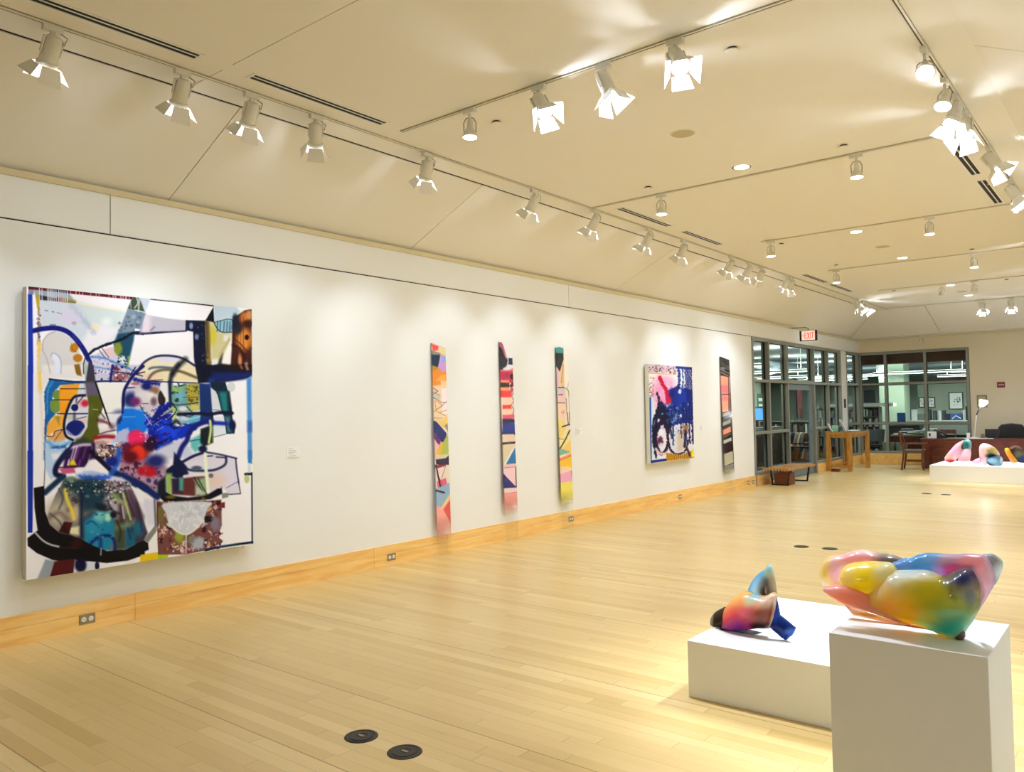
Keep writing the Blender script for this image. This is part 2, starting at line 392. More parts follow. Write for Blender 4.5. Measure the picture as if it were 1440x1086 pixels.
# ---- glazing: frame + panes as parts
def glazing(name, axis, cuts, z0, z1, rails, label, door_bay=None, skip_rails=()):
    """axis 0: glazed screen in the plane x=0 running along y; axis 1: in the plane y=YF running along x"""
    root = thing(name, label, None); del_cat = root; struct(root)
    W = 0.065; d0, d1 = -0.14, 0.02
    def bx(mb, a0, a1, p0, p1, zz0, zz1):
        if axis == 0: mb.box(p0, p1, a0, a1, zz0, zz1)
        else: mb.box(a0, a1, YF-p1, YF-p0, zz0, zz1)
    fr = MB(); gk = MB()
    for c in cuts:
        bx(fr, c-W/2, c+W/2, d0, d1, z0 if door_bay is None or c not in cuts else 0.0, z1)
    for a, b in zip(cuts, cuts[1:]): bx(fr, a+W/2, b-W/2, d0+.003, d1-.003, z1-0.07, z1)
    for i, (a, b) in enumerate(zip(cuts, cuts[1:])):
        if i == door_bay:
            bx(fr, a+W/2, b-W/2, d0+.003, d1-.003, 2.12, 2.20); zs = [2.20, z1-0.07]
        else:
            bx(fr, a+W/2, b-W/2, d0+.003, d1-.003, z0, z0+0.06)
            rr = [r for r in rails if (i, r) not in skip_rails]
            for r in rr: bx(fr, a+W/2, b-W/2, d0+.003, d1-.003, r-0.03, r+0.03)
            zs = None; lev = [z0+0.06]+sum([[r-0.03, r+0.03] for r in rr], [])+[z1-0.07]
        lv = [(2.20, z1-0.07)] if i == door_bay else list(zip(lev[::2], lev[1::2]))
        for (p, q) in lv:
            pn = MB(); bx(pn, a+W/2, b-W/2, -0.075, -0.068, p, q); pn.build('pane', glass, root)
            for e0, e1 in ((a+W/2, a+W/2+0.012), (b-W/2-0.02, b-W/2)): bx(gk, e0, e1, -0.09, -0.058, p, q)
            bx(gk, a+W/2, b-W/2, -0.09, -0.058, p, p+0.01); bx(gk, a+W/2, b-W/2, -0.09, -0.058, q-0.012, q)
    fo = fr.build('frame', frame_m, root); gk.build('gasket', gasket, fo)
    return root
LC = [15.70, 16.56, 17.66, 19.43, 20.5, 21.52]
w1 = glazing('window_1', 0, LC, 0.22, ZS, [1.07, 2.15], 'grey framed glazed screen with a door at the end of the left wall', door_bay=2)
glazing('window_2', 0, [22.05, 23.12], 0.24, ZS, [1.10, 2.17], 'narrow glazed bay beside the beige column')
glazing('window_3', 1, [0.03, 0.69, 1.67, 2.66], 0.29, ZS, [1.10, 2.17], 'wide glazed screen across the far end')
# door leaf in bay 3
dr = struct(thing('door_1', 'blue-grey glazed metal door in the left screen', None))
del_y0, del_y1 = LC[2]+0.04, LC[3]-0.04
dm = mat('bluegrey_door_paint', rgb(112, 128, 136), 0.45)
d = MB(); d.box(-0.09, -0.04, del_y0, del_y0+0.12, 0.01, 2.11).box(-0.09, -0.04, del_y1-0.16, del_y1, 0.01, 2.11)
d.box(-0.09, -0.04, del_y0+.12, del_y1-.16, 0.01, 0.26).box(-0.09, -0.04, del_y0+.12, del_y1-.16, 1.98, 2.11).build('leaf', dm, dr)
MB().box(-0.07, -0.062, del_y0+.12, del_y1-.16, .26, 1.98).build('pane', glass, dr)
MB().box(-0.045, -0.0, del_y1-0.12, del_y1-0.07, 1.0, 1.05).box(-0.01, 0.0, del_y1-0.2, del_y1-0.07, 1.01, 1.04).build('handle', mat('brushed_steel', rgb(190, 190, 185), 0.3, 1.0), dr)
# ================================================================ tracks, diffusers, lamps
white_tr = mat('track_white', rgb(226, 220, 198), 0.45)
def track(a, b, label, axis):
    root = thing('lighting_track', label, 'lighting track', ((a[0]+b[0])/2, (a[1]+b[1])/2, a[2]), group='white lighting tracks on the ceiling')
    h = ((b[0]-a[0]) if axis == 0 else (b[1]-a[1]))/2; s = 0.017
    r = MB(); k = MB()
    def bx(m, p0, p1, z0, z1):
        if axis == 0: m.box(-h, h, p0, p1, z0, z1)
        else: m.box(p0, p1, -h, h, z0, z1)
    for p0, p1 in ((-s, -0.005), (0.005, s)): bx(r, p0, p1, -0.012, 0.0)
    bx(r, -s, s, -0.004, 0.0); bx(k, -0.005, 0.005, -0.0105, -0.004)
    r.build('rail', white_tr, root); k.build('conductor_slot', black, root)
    return root
track((1.40, YB+.1, ZC), (1.40, SY-0.05, ZC), 'long lighting track over the left wall carrying the wall-washing spotlights', 1)
track((5.27, YB+.1, ZC), (5.27, SY-0.05, ZC), 'long lighting track at upper right, above the plinths', 1)
track((1.62, 4.475, ZC), (5.24, 4.475, ZC), 'cross track nearest the camera with three bright barn-door heads', 0)
track((1.43, 7.63, ZC), (5.24, 7.63, ZC), 'second cross track, with a bare lamp at each end', 0)
track((2.15, 10.82, ZC), (5.24, 10.82, ZC), 'third cross track from the camera', 0)
track((2.1, 13.95, ZC), (5.24, 13.95, ZC), 'fourth cross track from the camera', 0)
track((2.1, 17.1, ZC), (5.24, 17.1, ZC), 'farthest cross track under the flat ceiling', 0)
track((1.43, 20.45, ZC), (5.24, 20.45, ZC), 'track running along the far edge of the flat ceiling', 0)
track((1.56, 22.62, ZF), (2.9, 22.62, ZF), 'short track on the soffit above the far glazing', 0)
steel = mat('satin_metal', rgb(205, 205, 198), 0.35, 0.6)
slotm = mat('slot_black', rgb(6, 6, 8), 0.7)
vl = ['cut by the upper left picture edge', 'cut by the top left picture edge', 'second from the left, beside the bare ceiling lamp', 'left of the second cross track', 'just beyond the second cross track', 'near the far end on the left', 'last on the left before the far end', 'at upper right behind the bright barn-door heads', 'at upper right, farther of two in line', 'at far right near the end']
for i, (x0, x1, y0, y1) in enumerate(VENTS):
    cx, cy = (x0+x1)/2, (y0+y1)/2; root = thing('slot_diffuser', 'two-slot linear air diffuser flush in ceiling, '+vl[i], 'air vent', (cx, cy, ZC), group='linear air diffusers')
    hx, hy = 0.06, (y1-y0)/2
    f = MB(); f.box(-hx, -hx+.02, -hy, hy, -.004, .03).box(hx-.02, hx, -hy, hy, -.004, .03).box(-.006, .006, -hy+.02, hy-.02, -.002, .03).box(-hx+.02, hx-.02, -hy, -hy+.02, -.0038, .03).box(-hx+.02, hx-.02, hy-.02, hy, -.0038, .03)
    f.build('frame', whitep, root); MB().box(-hx+.01, hx-.01, -hy+.01, hy-.01, .0005, .004).build('slot', slotm, root)

def emit_mat(name, col, s, base=(0.8, 0.8, 0.8, 1)):
    return mat(name, base, 0.4, emit=col, es=s)
WARM = (0.90, 1.0, 1.20, 1)
face_m = emit_mat('lit_lamp_face', (0.93, 1.0, 1.1, 1), FACE_E)
door_m = mat('barn_door_white', rgb(236, 234, 226), 0.4)
house_m = mat('spot_housing_white', rgb(222, 219, 206), 0.4)
cord_m = mat('pale_cord', rgb(150, 148, 135), 0.5)
PIV = -0.115
def place_head(o, aim, roll=0.0):
    q = Vector(aim).normalized().to_track_quat('Z', 'Y'); q = q @ Quaternion((0, 0, 1), roll)
    o.rotation_mode = 'QUATERNION'; o.location = (0, 0, PIV); o.rotation_quaternion = q
def proto_barn():
    r = bpy.data.objects.new('track_spotlight', None); COL.objects.link(r)
    MB().box(-.02, .02, -.055, .055, -.045, -.006).box(-.012, .012, -.012, .012, -.09, -.04).build('adapter', house_m, r, bevel=.003)
    cd = MB(); cd.tube([(0, .04, -.04), (.03, .07, -.07), (.04, .05, -.12), (.015, .02, -.1)], .0035, 6); cd.build('cord', cord_m, r)
    h = MB(); h.box(-.058, -.052, -.012, .012, -.03, .06).box(.052, .058, -.012, .012, -.03, .06).box(-.058, .058, -.012, .012, -.036, -.03); yk = h.build('yoke', house_m, r)
    h = MB(); h.lathe([(.034, -.045), (.046, -.03), (.05, .0), (.05, .105), (.058, .108), (.058, .135), (.053, .135), (.05, .11), (.02, .06)], 28, cap=True); hs = h.build('housing', house_m, r, smooth=True)
    f = MB(); f.lathe([(.001, .108), (.046, .108), (.046, .112), (.001, .116)], 24); fc = f.build('lamp_face', face_m, hs, smooth=True)
    drs = []
    for k in range(4):
        w0, w1, L, tl = (.052, .068, .105, 0.36) if k % 2 == 0 else (.052, .092, .085, 0.60)
        Mx = Matrix.Rotation(k*PI/2, 4, 'Z') @ Matrix.Translation((0, .062, .13)) @ Matrix.Rotation(-tl, 4, 'X')
        b = MB(); b.prism([(-w0, 0, 0), (w0, 0, 0), (w1, 0, L), (-w1, 0, L)], (0, .0025, 0), M=Mx); b.build('barn_door', door_m, hs)
    return r
def proto_par():
    r = bpy.data.objects.new('track_lamp', None); COL.objects.link(r)
    MB().box(-.055, .055, -.02, .02, -.045, -.006).box(-.01, .01, -.01, .01, -.085, -.04).build('adapter', house_m, r, bevel=.003)
    h = MB(); h.tube([(-.045, 0, .075), (-.048, 0, .0), (-.03, 0, -.035), (0, 0, -.045), (.03, 0, -.035), (.048, 0, 0), (.045, 0, .075)], .004, 8); h.build('yoke', cord_m, r)
    h = MB(); h.lathe([(.018, -.03), (.022, -.02), (.022, .03), (.03, .045), (.05, .085), (.058, .1), (.058, .112), (.05, .112)], 28); hs = h.build('housing', house_m, r, smooth=True)
    f = MB(); f.lathe([(.001, .118), (.035, .116), (.052, .112), (.052, .106), (.001, .106)], 24); f.build('lamp_face', face_m, hs, smooth=True)
    return r
PB, PP = proto_barn(), proto_par()
used = {'B': False, 'P': False}
HEADP = ('yoke', 'housing')
def lamp(kind, pos, aim_at, label, power, size=55, blend=0.6, roll=0.0, group=None, along_x=False, lit=True, soft=0.04, spill=SPILL):
    src = PB if kind == 'B' else PP
    if used[kind]: o = copy_tree(src)
    else: o = src; used[kind] = True
    o.location = pos
    for ch in o.children:
        nm = ch.name.split('.')[0]
        if nm in HEADP:
            aim = Vector(aim_at)-(Vector(pos)+Vector((0, 0, PIV)))
            place_head(ch, aim, roll)
            if not lit:
                for f_ in ch.children:
                    f_.data = f_.data.copy(); f_.data.materials[0] = house_m
        elif nm in ('adapter', 'cord'):
            ch.rotation_euler = (0, 0, PI/2 if along_x == (kind == 'B') else 0)
    tag(o, label, 'spotlight', group or ('barn-door track spotlights' if kind == 'B' else 'bare reflector track lamps'))
    if lit and power > 0:
        l = bpy.data.lights.new('spot', 'SPOT'); l.energy = power*LP; l.spot_size = math.radians(size); l.spot_blend = blend; l.shadow_soft_size = soft; l.color = WARM[:3]
        lo = bpy.data.objects.new('beam', l); COL.objects.link(lo)
        p = Vector(pos)+Vector((0, 0, PIV)); dd = (Vector(aim_at)-p).normalized()
        if kind == 'B' and spill > 0:
            l2 = bpy.data.lights.new('bulb', 'POINT'); l2.energy = spill*power; l2.shadow_soft_size = .022; l2.color = WARM[:3]
            b2 = bpy.data.objects.new('bulb_glow', l2); COL.objects.link(b2); b2.location = p+dd*0.15
        lo.location = p+dd*0.165; lo.rotation_euler = dd.to_track_quat('-Z', 'Y').to_euler()
    return o
ZT = ZC
LW = [ # y, aim y, aim z, power, label, roll
 (1.90, 1.75, 1.55, 1.0, 'white barn-door spotlight at upper left, nearest the picture edge'),
 (2.70, 2.85, 1.55, 1.0, 'white barn-door spotlight above the large painting, beside the joint in the sloped ceiling'),
 (3.22, 3.35, 1.55, 1.0, 'white barn-door spotlight above the large painting, left of two close together below the air slot'),
 (3.78, 4.75, 1.7, 1.1, 'white barn-door spotlight above the right edge of the large painting'),
 (4.99, 5.6, 1.75, 1.1, 'white barn-door spotlight alone over the bare wall before the tall boards'),
 (6.56, 6.7, 1.8, 1.1, 'white barn-door spotlight over the orange and navy tall board'),
 (7.72, 7.8, 1.8, 1.1, 'white barn-door spotlight over the crimson tall board'),
 (8.97, 9.1, 1.8, 1.2, 'white barn-door spotlight over the yellow-footed tall board, left of a pair'),
 (9.93, 10.5, 1.6, 0.8, 'white barn-door spotlight over the wall right of the third tall board'),
 (11.50, 11.9, 1.9, 1.2, 'white barn-door spotlight over the blue painting, left of three'),
 (12.20, 12.5, 1.9, 1.2, 'white barn-door spotlight over the blue painting, middle of three'),
 (12.72, 14.3, 1.9, 1.2, 'white barn-door spotlight over the blue painting, right of three'),
 (13.90, 14.5, 1.9, 1.2, 'white barn-door spotlight over the black and coral board, nearer of two touching'),
 (14.12, 14.9, 1.3, 0.5, 'white barn-door spotlight over the black and coral board, farther of two touching'),
]
for i, (y, ay, az, p, lb) in enumerate(LW):
    lamp('B', (1.40, y, ZT-.002), (0.0, ay, az), lb, p*WL, 62, 0.8, roll=0.0, spill=SPILL*.45/WL*.26, group='wall-washing spotlights on the left track')
PT = (5.7, 2.92, 0.95)
lamp('P', (2.37, 4.475, ZT-.002), (2.45, 4.35, 0), 'bare lamp hanging straight down at left end of nearest cross track', PARL, 120, along_x=True)
lamp('B', (3.03, 4.475, ZT-.002), (5.2, 3.6, 0.7), 'bright barn-door head on nearest cross track, leftmost of its three', 1.0, 40, .5, .5, along_x=True, group='barn-door heads aimed at the near plinths')
lamp('B', (3.57, 4.475, ZT-.002), (5.0, 4.6, 0.3), 'bright barn-door head on nearest cross track, middle of its three', 1.1, 44, .5, .3, along_x=True, group='barn-door heads aimed at the near plinths')
lamp('B', (4.10, 4.475, ZT-.002), PT, 'bright barn-door head on nearest cross track, rightmost of its three', 1.0, 40, .5, .2, along_x=True, group='barn-door heads aimed at the near plinths')
for x, y, lb in ((4.30, 7.63, 'bare lamp at right part of second cross track'), (2.30, 7.63, 'bare lamp at left part of second cross track'),
                 (4.27, 10.82, 'bare lamp at right part of third cross track'), (2.28, 10.82, 'bare lamp at left part of third cross track'),
                 (4.27, 13.95, 'bare lamp at right part of fourth cross track'), (2.22, 13.95, 'bare lamp at left part of fourth cross track')):
    lamp('P', (x, y, ZT-.002), (x+.05, y-.1, 0), lb, PARL, 120, along_x=True)
lamp('P', (3.24, 17.1, ZT-.002), (3.24, 17.0, 0), 'unlit lamp on farthest cross track, left of two', 0, along_x=True, lit=False)
lamp('P', (3.79, 17.1, ZT-.002), (3.79, 17.0, 0), 'unlit lamp on farthest cross track, right of two', 0, along_x=True, lit=False)
lamp('P', (1.72, 22.62, ZF-.002), (1.72, 22.6, 0), 'unlit lamp hanging from the soffit above the far glazing', 0, along_x=True, lit=False)
FP = (3.6, 19.2, 0.3)
lamp('B', (1.42, 17.95, ZT-.002), (3.0, 19.0, .3), 'bright barn-door head at far left corner, left of the cluster of three', 1.3, 40, group='far cluster of bright heads')
lamp('B', (1.42, 18.3, ZT-.002), (3.4, 19.2, .3), 'bright barn-door head at far left corner, middle of the cluster of three', 1.3, 40, group='far cluster of bright heads')
lamp('B', (1.42, 18.65, ZT-.002), (3.9, 19.2, .3), 'bright barn-door head at far left corner, right of the cluster of three', 1.3, 40, group='far cluster of bright heads')
lamp('B', (3.43, 20.45, ZT-.002), (3.8, 19.3, .3), 'bright barn-door head on the far edge track, left one', 1.2, 44, along_x=True, group='far edge bright heads')
lamp('B', (3.98, 20.45, ZT-.002), (4.2, 19.2, .3), 'bright barn-door head on the far edge track, right one', 1.2, 44, along_x=True, group='far edge bright heads')
lamp('P', (5.27, 5.66, ZT-.002), (5.75, 3.0, 0.8), 'round reflector lamp at upper right facing the camera, its disc fully visible', 2.0, 40, group='reflector lamps on right track')
lamp('P', (5.27, 6.30, ZT-.002), (4.9, 4.7, 0.3), 'round reflector lamp at upper right just below the disc-faced one', 1.0, 44, group='reflector lamps on right track')
lamp('B', (5.27, 6.68, ZT-.002), (4.7, 5.0, 0.3), 'barn-door head on right track overlapping its neighbour, nearer one', 1.2, 44, roll=.6, group='barn-door heads on right track')
lamp('B', (5.27, 7.08, ZT-.002), (5.2, 5.3, 0.2), 'barn-door head on right track overlapping its neighbour, farther one', 1.2, 44, roll=.2, group='barn-door heads on right track')
lamp('B', (5.27, 8.22, ZT-.002), (6.67, 8.0, 1.6), 'barn-door head on right track with winged flaps spread, turned to the right', 1.0, 60, roll=.8, group='barn-door heads on right track')
lamp('B', (5.27, 9.60, ZT-.002), (6.67, 9.7, 1.6), 'barn-door head on right track near the right picture edge', 1.0, 60, roll=.3, group='barn-door heads on right track')
lamp('P', (5.27, 10.1, ZT-.002), (5.4, 9.0, 0.2), 'round reflector lamp at the right picture edge', .8, 50, group='reflector lamps on right track')
for y in (13.5, 16.0, 18.5): lamp('B', (5.27, y, ZT-.002), (4.6, y+1.6, .3), 'barn-door head on the right track beyond the picture edge', 1.2, 50, group='barn-door heads beyond the right edge')
# recessed downlights, speakers, sprinklers
dl_m = emit_mat('downlight_lens', (1, .97, .92, 1), DL_E)
for y, lb in ((-1.0, 'out of view near the camera'), (7.32, 'nearest, left of the second cross track lamp'), (11.11, 'second, near the third cross track'), (13.62, 'third, beside the fourth cross track'), (17.43, 'fourth, above the two unlit lamps'), (19.4, 'farthest, near the far edge track')):
    r = thing('recessed_downlight', 'round recessed ceiling downlight, lit, '+lb, 'downlight', (3.335, y, ZC), group='lit recessed downlights')
    MB().lathe([(.088, -.004), (.095, 0), (.095, .0), (.07, .0), (.07, -.005)], 32, cap=False).build('ring', whitep, r, smooth=True)
    MB().lathe([(.072, -.003), (.001, -.003)], 32, cap=False).build('lens', dl_m, r)
    l = bpy.data.lights.new('down', 'SPOT'); l.energy = LP*DOWNL; l.spot_size = math.radians(150); l.spot_blend = .8; l.shadow_soft_size = .07; l.color = (.93, 1, 1.14)
    lo = bpy.data.objects.new('beam', l); COL.objects.link(lo); lo.location = (3.335, y, ZC-.02)
spk = mat('speaker_grille', rgb(196, 182, 146), 0.8, bump=.6, bscale=900)
for y, lb in ((6.08, 'nearest and largest, below the nearest cross track'), (12.42, 'between the lit downlights'), (18.6, 'farthest, near the end of the flat ceiling')):
    r = thing('ceiling_speaker', 'round beige ceiling speaker grille, '+lb, 'ceiling speaker', (3.34, y, ZC), group='ceiling speakers')
    MB().lathe([(.105, -.003), (.11, 0)], 32, cap=False).lathe([(.095, -.006), (.105, -.003)], 32, cap=False).build('rim', white_tr, r, smooth=True)
    MB().lathe([(.001, -.0075), (.096, -.006), (.096, 0), (.001, 0)], 32, cap=False).build('grille', spk, r)
spn = ['right of the bright heads on nearest cross track', 'beside the downward bare lamp of nearest cross track', 'beside the left lamp of second cross track', 'beside the right lamp of second cross track', 'beside the right lamp of fourth cross track', 'beside the left lamp of fourth cross track', 'beside the left lamp of third cross track', 'left of the farthest cross track', 'right of the farthest cross track']
for i, (x, y) in enumerate(((4.31, 4.85), (2.34, 4.83), (2.32, 7.31), (4.28, 7.33), (4.30, 13.6), (2.36, 13.5), (2.31, 11.15), (2.32, 17.4), (4.28, 17.4))):
    r = thing('sprinkler_cap', 'small round sprinkler cap on ceiling '+spn[i], 'sprinkler', (x, y, ZC), group='ceiling sprinkler caps')
    MB().lathe([(.001, -.022), (.04, -.020), (.042, -.014), (.001, -.014)], 20, cap=False).build('cap', ceilm, r)
    MB().lathe([(.03, -.015), (.03, .004)], 20, cap=False).build('collar', black, r)
# ================================================================ paintings and painted boards
side_m = mat('canvas_side', rgb(205, 198, 178), 0.8)
def painted_panel(name, paint, corners, x, nu, nv, mroot, m, depth=0.05, yz=None, alpha=None, lean=0.0):
    """corners: photo pixels TL,TR,BR,BL; the panel is the rectangle they span on the plane x; pattern sampled by homography"""
    if yz is None:
        P = [at(px, py, 0, x) for px, py in corners]
        y0 = (P[0].y+P[3].y)/2; y1 = (P[1].y+P[2].y)/2; z1 = (P[0].z+P[1].z)/2; z0 = (P[2].z+P[3].z)/2
    else: y0, y1, z0, z1 = yz
    H = homography([(0, 0), (1, 0), (1, 1), (0, 1)], corners)
    U, V = np.meshgrid(np.linspace(0, 1, nu), np.linspace(0, 1, nv)); u, v = U.ravel(), V.ravel()
    q = H @ np.vstack([u, v, np.ones_like(u)]); X, Y = q[0]/q[2], q[1]/q[2]
    co = np.stack([x+lean*(v), y0+(y1-y0)*u, z1+(z0-z1)*v], 1)
    me = bpy.data.meshes.new(name)
    idx = np.arange(nu*nv).reshape(nv, nu)
    f = np.stack([idx[:-1, :-1], idx[1:, :-1], idx[1:, 1:], idx[:-1, 1:]], -1).reshape(-1, 4)
    me.vertices.add(len(co)); me.vertices.foreach_set('co', co.ravel())
    me.loops.add(f.size); me.loops.foreach_set('vertex_index', f.ravel())
    me.polygons.add(len(f)); me.polygons.foreach_set('loop_start', np.arange(len(f))*4)
    me.update(); me.validate()
    al = None if alpha is None else alpha(u, v)
    set_attr(me, paint.sample(X, Y), al)
    me.materials.append(m)
    o = bpy.data.objects.new(name, me); COL.objects.link(o); o.parent = mroot
    return o, (y0, y1, z0, z1)

W_ = (246, 246, 250)
p = Paint(28, 395, 362, 828, 1.35, W_)
A = lambda: p.crop(30, 395, 8.353).warp(0)
B = lambda: p.crop(190, 395, 8.353).warp(0)
C = lambda: p.crop(30, 515, 8.353).warp(0)
D = lambda: p.crop(190, 515, 8.353).warp(0)
E_ = lambda: p.crop(30, 635, 5.716).warp(0)
F_ = lambda: p.crop(190, 635, 5.716).warp(0)
NV = (14, 20, 70); BK = (14, 12, 22)
A(); p.poly([(150,110),(640,120),(760,260),(1220,370),(1100,690),(780,860),(700,740),(560,590),(380,530),(230,545),(200,250)], (206,216,226), 6)
p.poly([(560,150),(1310,215),(1230,360),(650,240)], (240,238,242), 3); p.line([(640,255),(830,295),(1210,352)], 22, (240,234,200), 3)
p.poly([(700,290),(1220,370),(1120,600),(1000,520),(830,480)], (208,222,222), 4); p.poly([(840,500),(1150,560),(1080,690),(800,850),(700,740)], (236,235,242), 8)
p.warp(2, 3).line([(590,300),(680,400),(850,600)], 50, (168,184,202), 6, .8); p.blob(560,430,110,90,(214,208,228),.8); p.warp(0); p.blob(620,500,25,18,(165,160,185),.8); p.blob(870,540,50,30,(238,225,190),.8); p.blob(1000,490,60,50,(228,238,238),.8)
p.line([(280,350),(310,356)],8,(40,50,80)); p.line([(360,365),(385,370)],8,(40,50,80)); p.line([(420,375),(475,392)],6,(60,80,110)); p.line([(340,520),(400,520)],10,(60,80,150),2)
for x in range(250, 470, 22): p.line([(x,260),(x+3,530)], 3, (190,200,212), .6, .6, False)
p.poly([(85,60),(1310,180),(1300,222),(85,106)], (96,14,24)); p.poly([(330,84),(545,102),(545,148),(330,130)], (24,22,44))
p.poly([(85,110),(150,112),(150,162),(85,160)], (125,135,165)); p.poly([(150,108),(560,150),(640,262),(210,235),(165,165)], (150,165,180), 2)
p.poly([(215,170),(640,250),(640,264),(215,225)], (38,40,56)); p.poly([(420,195),(500,205),(500,250),(420,240)], (150,40,60), 2); p.poly([(480,205),(640,235),(640,262),(480,248)], (150,130,50), 3)
for x in (215,245,310,325,345,362,385,410,440,465,490,515,540): p.line([(x,70+.09*x),(x+2,250)], 9, (226,228,236), .7, 1, False)
for x in (580,645,685,722,815,880,915,1032,1078,1100,1112,1165,1180,1198,1225,1235,1268): p.line([(x,55+.098*x),(x-1,112+.098*x)], 6, (236,228,236), .7, 1, False)
p.poly([(165,165),(215,168),(215,330),(190,330)], (185,160,40), 2); p.warp(1.5, 1.5).line([(208,330),(208,740)], 26, (150,125,110), 2); p.speck(195,340,228,690,26,[(40,20,40),(90,60,60),(230,220,215)],(5,10)); p.warp(1,2).line([(212,740),(215,1090)], 46, (240,200,100), 3); p.warp(0).line([(220,1050),(220,1080)],12,BK)
C(); p.line([(212,0),(222,300)], 46, (242,206,110), 4); p.line([(225,300),(245,700),(262,1000)], 26, (236,222,214), 5)
# mollusc form
A(); p.poly([(240,760),(300,640),(400,595),(520,630),(640,740),(700,900),(720,1090),(240,1090)], (214,212,211), 3, 1, True)
C(); p.poly([(245,-10),(725,-10),(735,170),(420,140),(330,150),(250,260)], (232,229,228), 4)
A(); p.line([(250,820),(255,720),(320,630),(400,600)], 5, (150,150,160), 2); p.line([(250,820),(300,920),(340,1090)], 5, (160,150,165), 2)
p.poly([(355,890),(400,858),(450,930),(465,1010),(455,1090),(390,1090),(395,980)], (226,233,248), 3, 1, True); p.line([(350,890),(370,850),(440,890),(468,970),(462,1090)], 6, (140,150,180), 2)
p.blob(620,790,48,60,(196,128,24),.15,1,.6); p.blob(662,910,55,48,(186,120,24),.15); p.poly([(620,990),(680,978),(695,1090),(640,1090)], (150,100,24), 2)
p.line([(590,740),(600,810),(650,840)], 5, (90,60,20), 1)
C(); p.poly([(622,-10),(685,-10),(708,122),(650,108)], (128,92,26), 2)
A(); p.line([(135,592),(250,568),(400,558),(540,600),(650,700),(740,830),(800,960)], 58, (14,20,118), 1.2); p.line([(600,640),(700,760)], 6, (60,70,180), 2); p.line([(800,950),(822,1095)], 52, (40,30,110), 2)
# blue bar at the left
A(); p.poly([(80,160),(133,160),(142,1090),(80,1090)], (24,52,172)); C(); p.poly([(76,-5),(140,-5),(134,1090),(78,1090)], (20,50,172)); E_(); p.poly([(48,-5),(95,-5),(88,650),(50,650)], (20,50,166))
# blue-pink small structure
C(); p.poly([(860,-10),(1420,-10),(1420,200),(1240,185),(865,180)], (204,202,226), 3)
A(); p.poly([(830,880),(1080,780),(1340,1090),(850,1090)], (212,208,228), 3); p.poly([(940,810),(1060,780),(1120,880),(1010,900)],(232,200,208),3)
p.line([(915,820),(990,920)],8,(50,40,60)); p.line([(950,800),(1025,900)],7,(50,40,60))
p.warp(1.2,2).line([(820,895),(960,910),(1100,965),(1340,1075)], 26, (84,134,210), 2); p.line([(860,1015),(960,1030),(1060,1045)], 16, (100,150,215), 2)
p.speck(850,920,1080,1080,26,[(30,40,110),(240,240,246),(120,120,170)],(4,11)); C(); p.speck(870,20,1040,170,16,[(30,40,120),(240,240,246),(110,120,190)],(5,13)); p.warp(2,2).blob(1150,120,110,60,(150,90,100),.4); p.blob(1110,30,40,30,(90,40,60),.4)
p.speck(1060,70,1300,180,24,[(60,20,40),(220,170,170),(40,60,150),(240,235,240)],(6,14))
# diagonal band
A(); p.poly([(1312,183),(1430,192),(1430,372),(1248,330)], (54,72,62), 2); B(); p.poly([(-5,185),(40,190),(122,375),(-5,342)], (60,76,58), 2)
A(); p.poly([(1248,328),(1430,372),(1430,610),(1130,625)], (122,142,160), 2); B(); p.poly([(-5,345),(132,385),(62,575),(-5,600)], (112,134,154), 2)
A(); p.speck(1150,400,1400,640,26,[(60,76,96),(80,100,120),(170,185,195)],(6,26),3,.6); p.line([(1350,190),(1370,260),(1330,320)], 10, (220,225,205)); p.line([(1280,240),(1290,320)], 8, (180,190,170)); B(); p.line([(50,210),(40,360)], 16, (205,205,190), 2); p.line([(0,345),(125,372)], 10, (220,228,225))
p.poly([(40,188),(190,205),(125,365)], (196,206,222), 3)
A(); p.poly([(1130,622),(1330,600),(1320,700),(1240,1040),(1160,930),(1120,850),(1080,745)], (24,72,98), 3); p.warp(1,2).blob(1135,800,48,75,(126,144,44),.3); p.line([(1260,900),(1240,1030)], 16, (150,180,70), 2); p.blob(1185,930,45,50,(222,230,226),.3); p.speck(1140,890,1240,1030,18,[(16,26,50),(235,240,236),(30,80,140)],(6,14))
B(); p.poly([(-5,560),(65,570),(20,610),(-5,615)], (236,240,242), 1)
# black arching line
A(); p.warp(.5,3).line([(788,868),(870,806),(1050,735),(1200,680),(1320,612),(1430,622)], 30, (14,14,36)); B(); p.line([(-5,618),(60,622),(200,615),(400,598),(600,585)], 28, (18,20,58))
# top strip, grey parallelogram
B(); p.line([(190,214),(560,248),(920,290)], 20, (22,10,16), .7, 1, False); p.poly([(140,402),(420,448),(600,465),(595,585),(400,596),(70,600)], (190,188,202), 2); p.poly([(130,400),(180,410),(170,600),(65,605)], (228,212,224), 8); p.line([(180,590),(225,545)], 12, (110,110,130), 3)
# dark column and right part
p.poly([(930,290),(1190,300),(1240,360),(1150,480),(1110,450),(932,492)], (192,213,226), 3)
p.poly([(875,470),(925,470),(1010,600),(1140,610),(1125,700),(1020,920),(895,930)], (206,200,150), 5); p.blob(905,650,50,110,(208,196,64),.5); p.poly([(1050,640),(1110,640),(1080,720),(1040,700)],(228,228,225),3); p.line([(1110,690),(1050,790),(1000,880)],20,(180,172,120),4)
p.poly([(1060,860),(1135,700),(1118,1010),(1020,985)], (244,242,240), 2); p.blob(935,965,50,28,(230,235,240),.2); p.poly([(985,930),(1035,850),(1015,1000),(970,1000)],(60,55,40),3)
p.poly([(595,463),(825,470),(835,800),(890,960),(905,1095),(715,1095),(690,900),(682,600),(592,582)], (12,18,44), 1.5); p.poly([(825,468),(878,470),(890,900),(900,1000),(840,980)], (122,100,48), 3); p.poly([(830,470),(850,470),(855,840),(835,800)],(70,60,35),4)
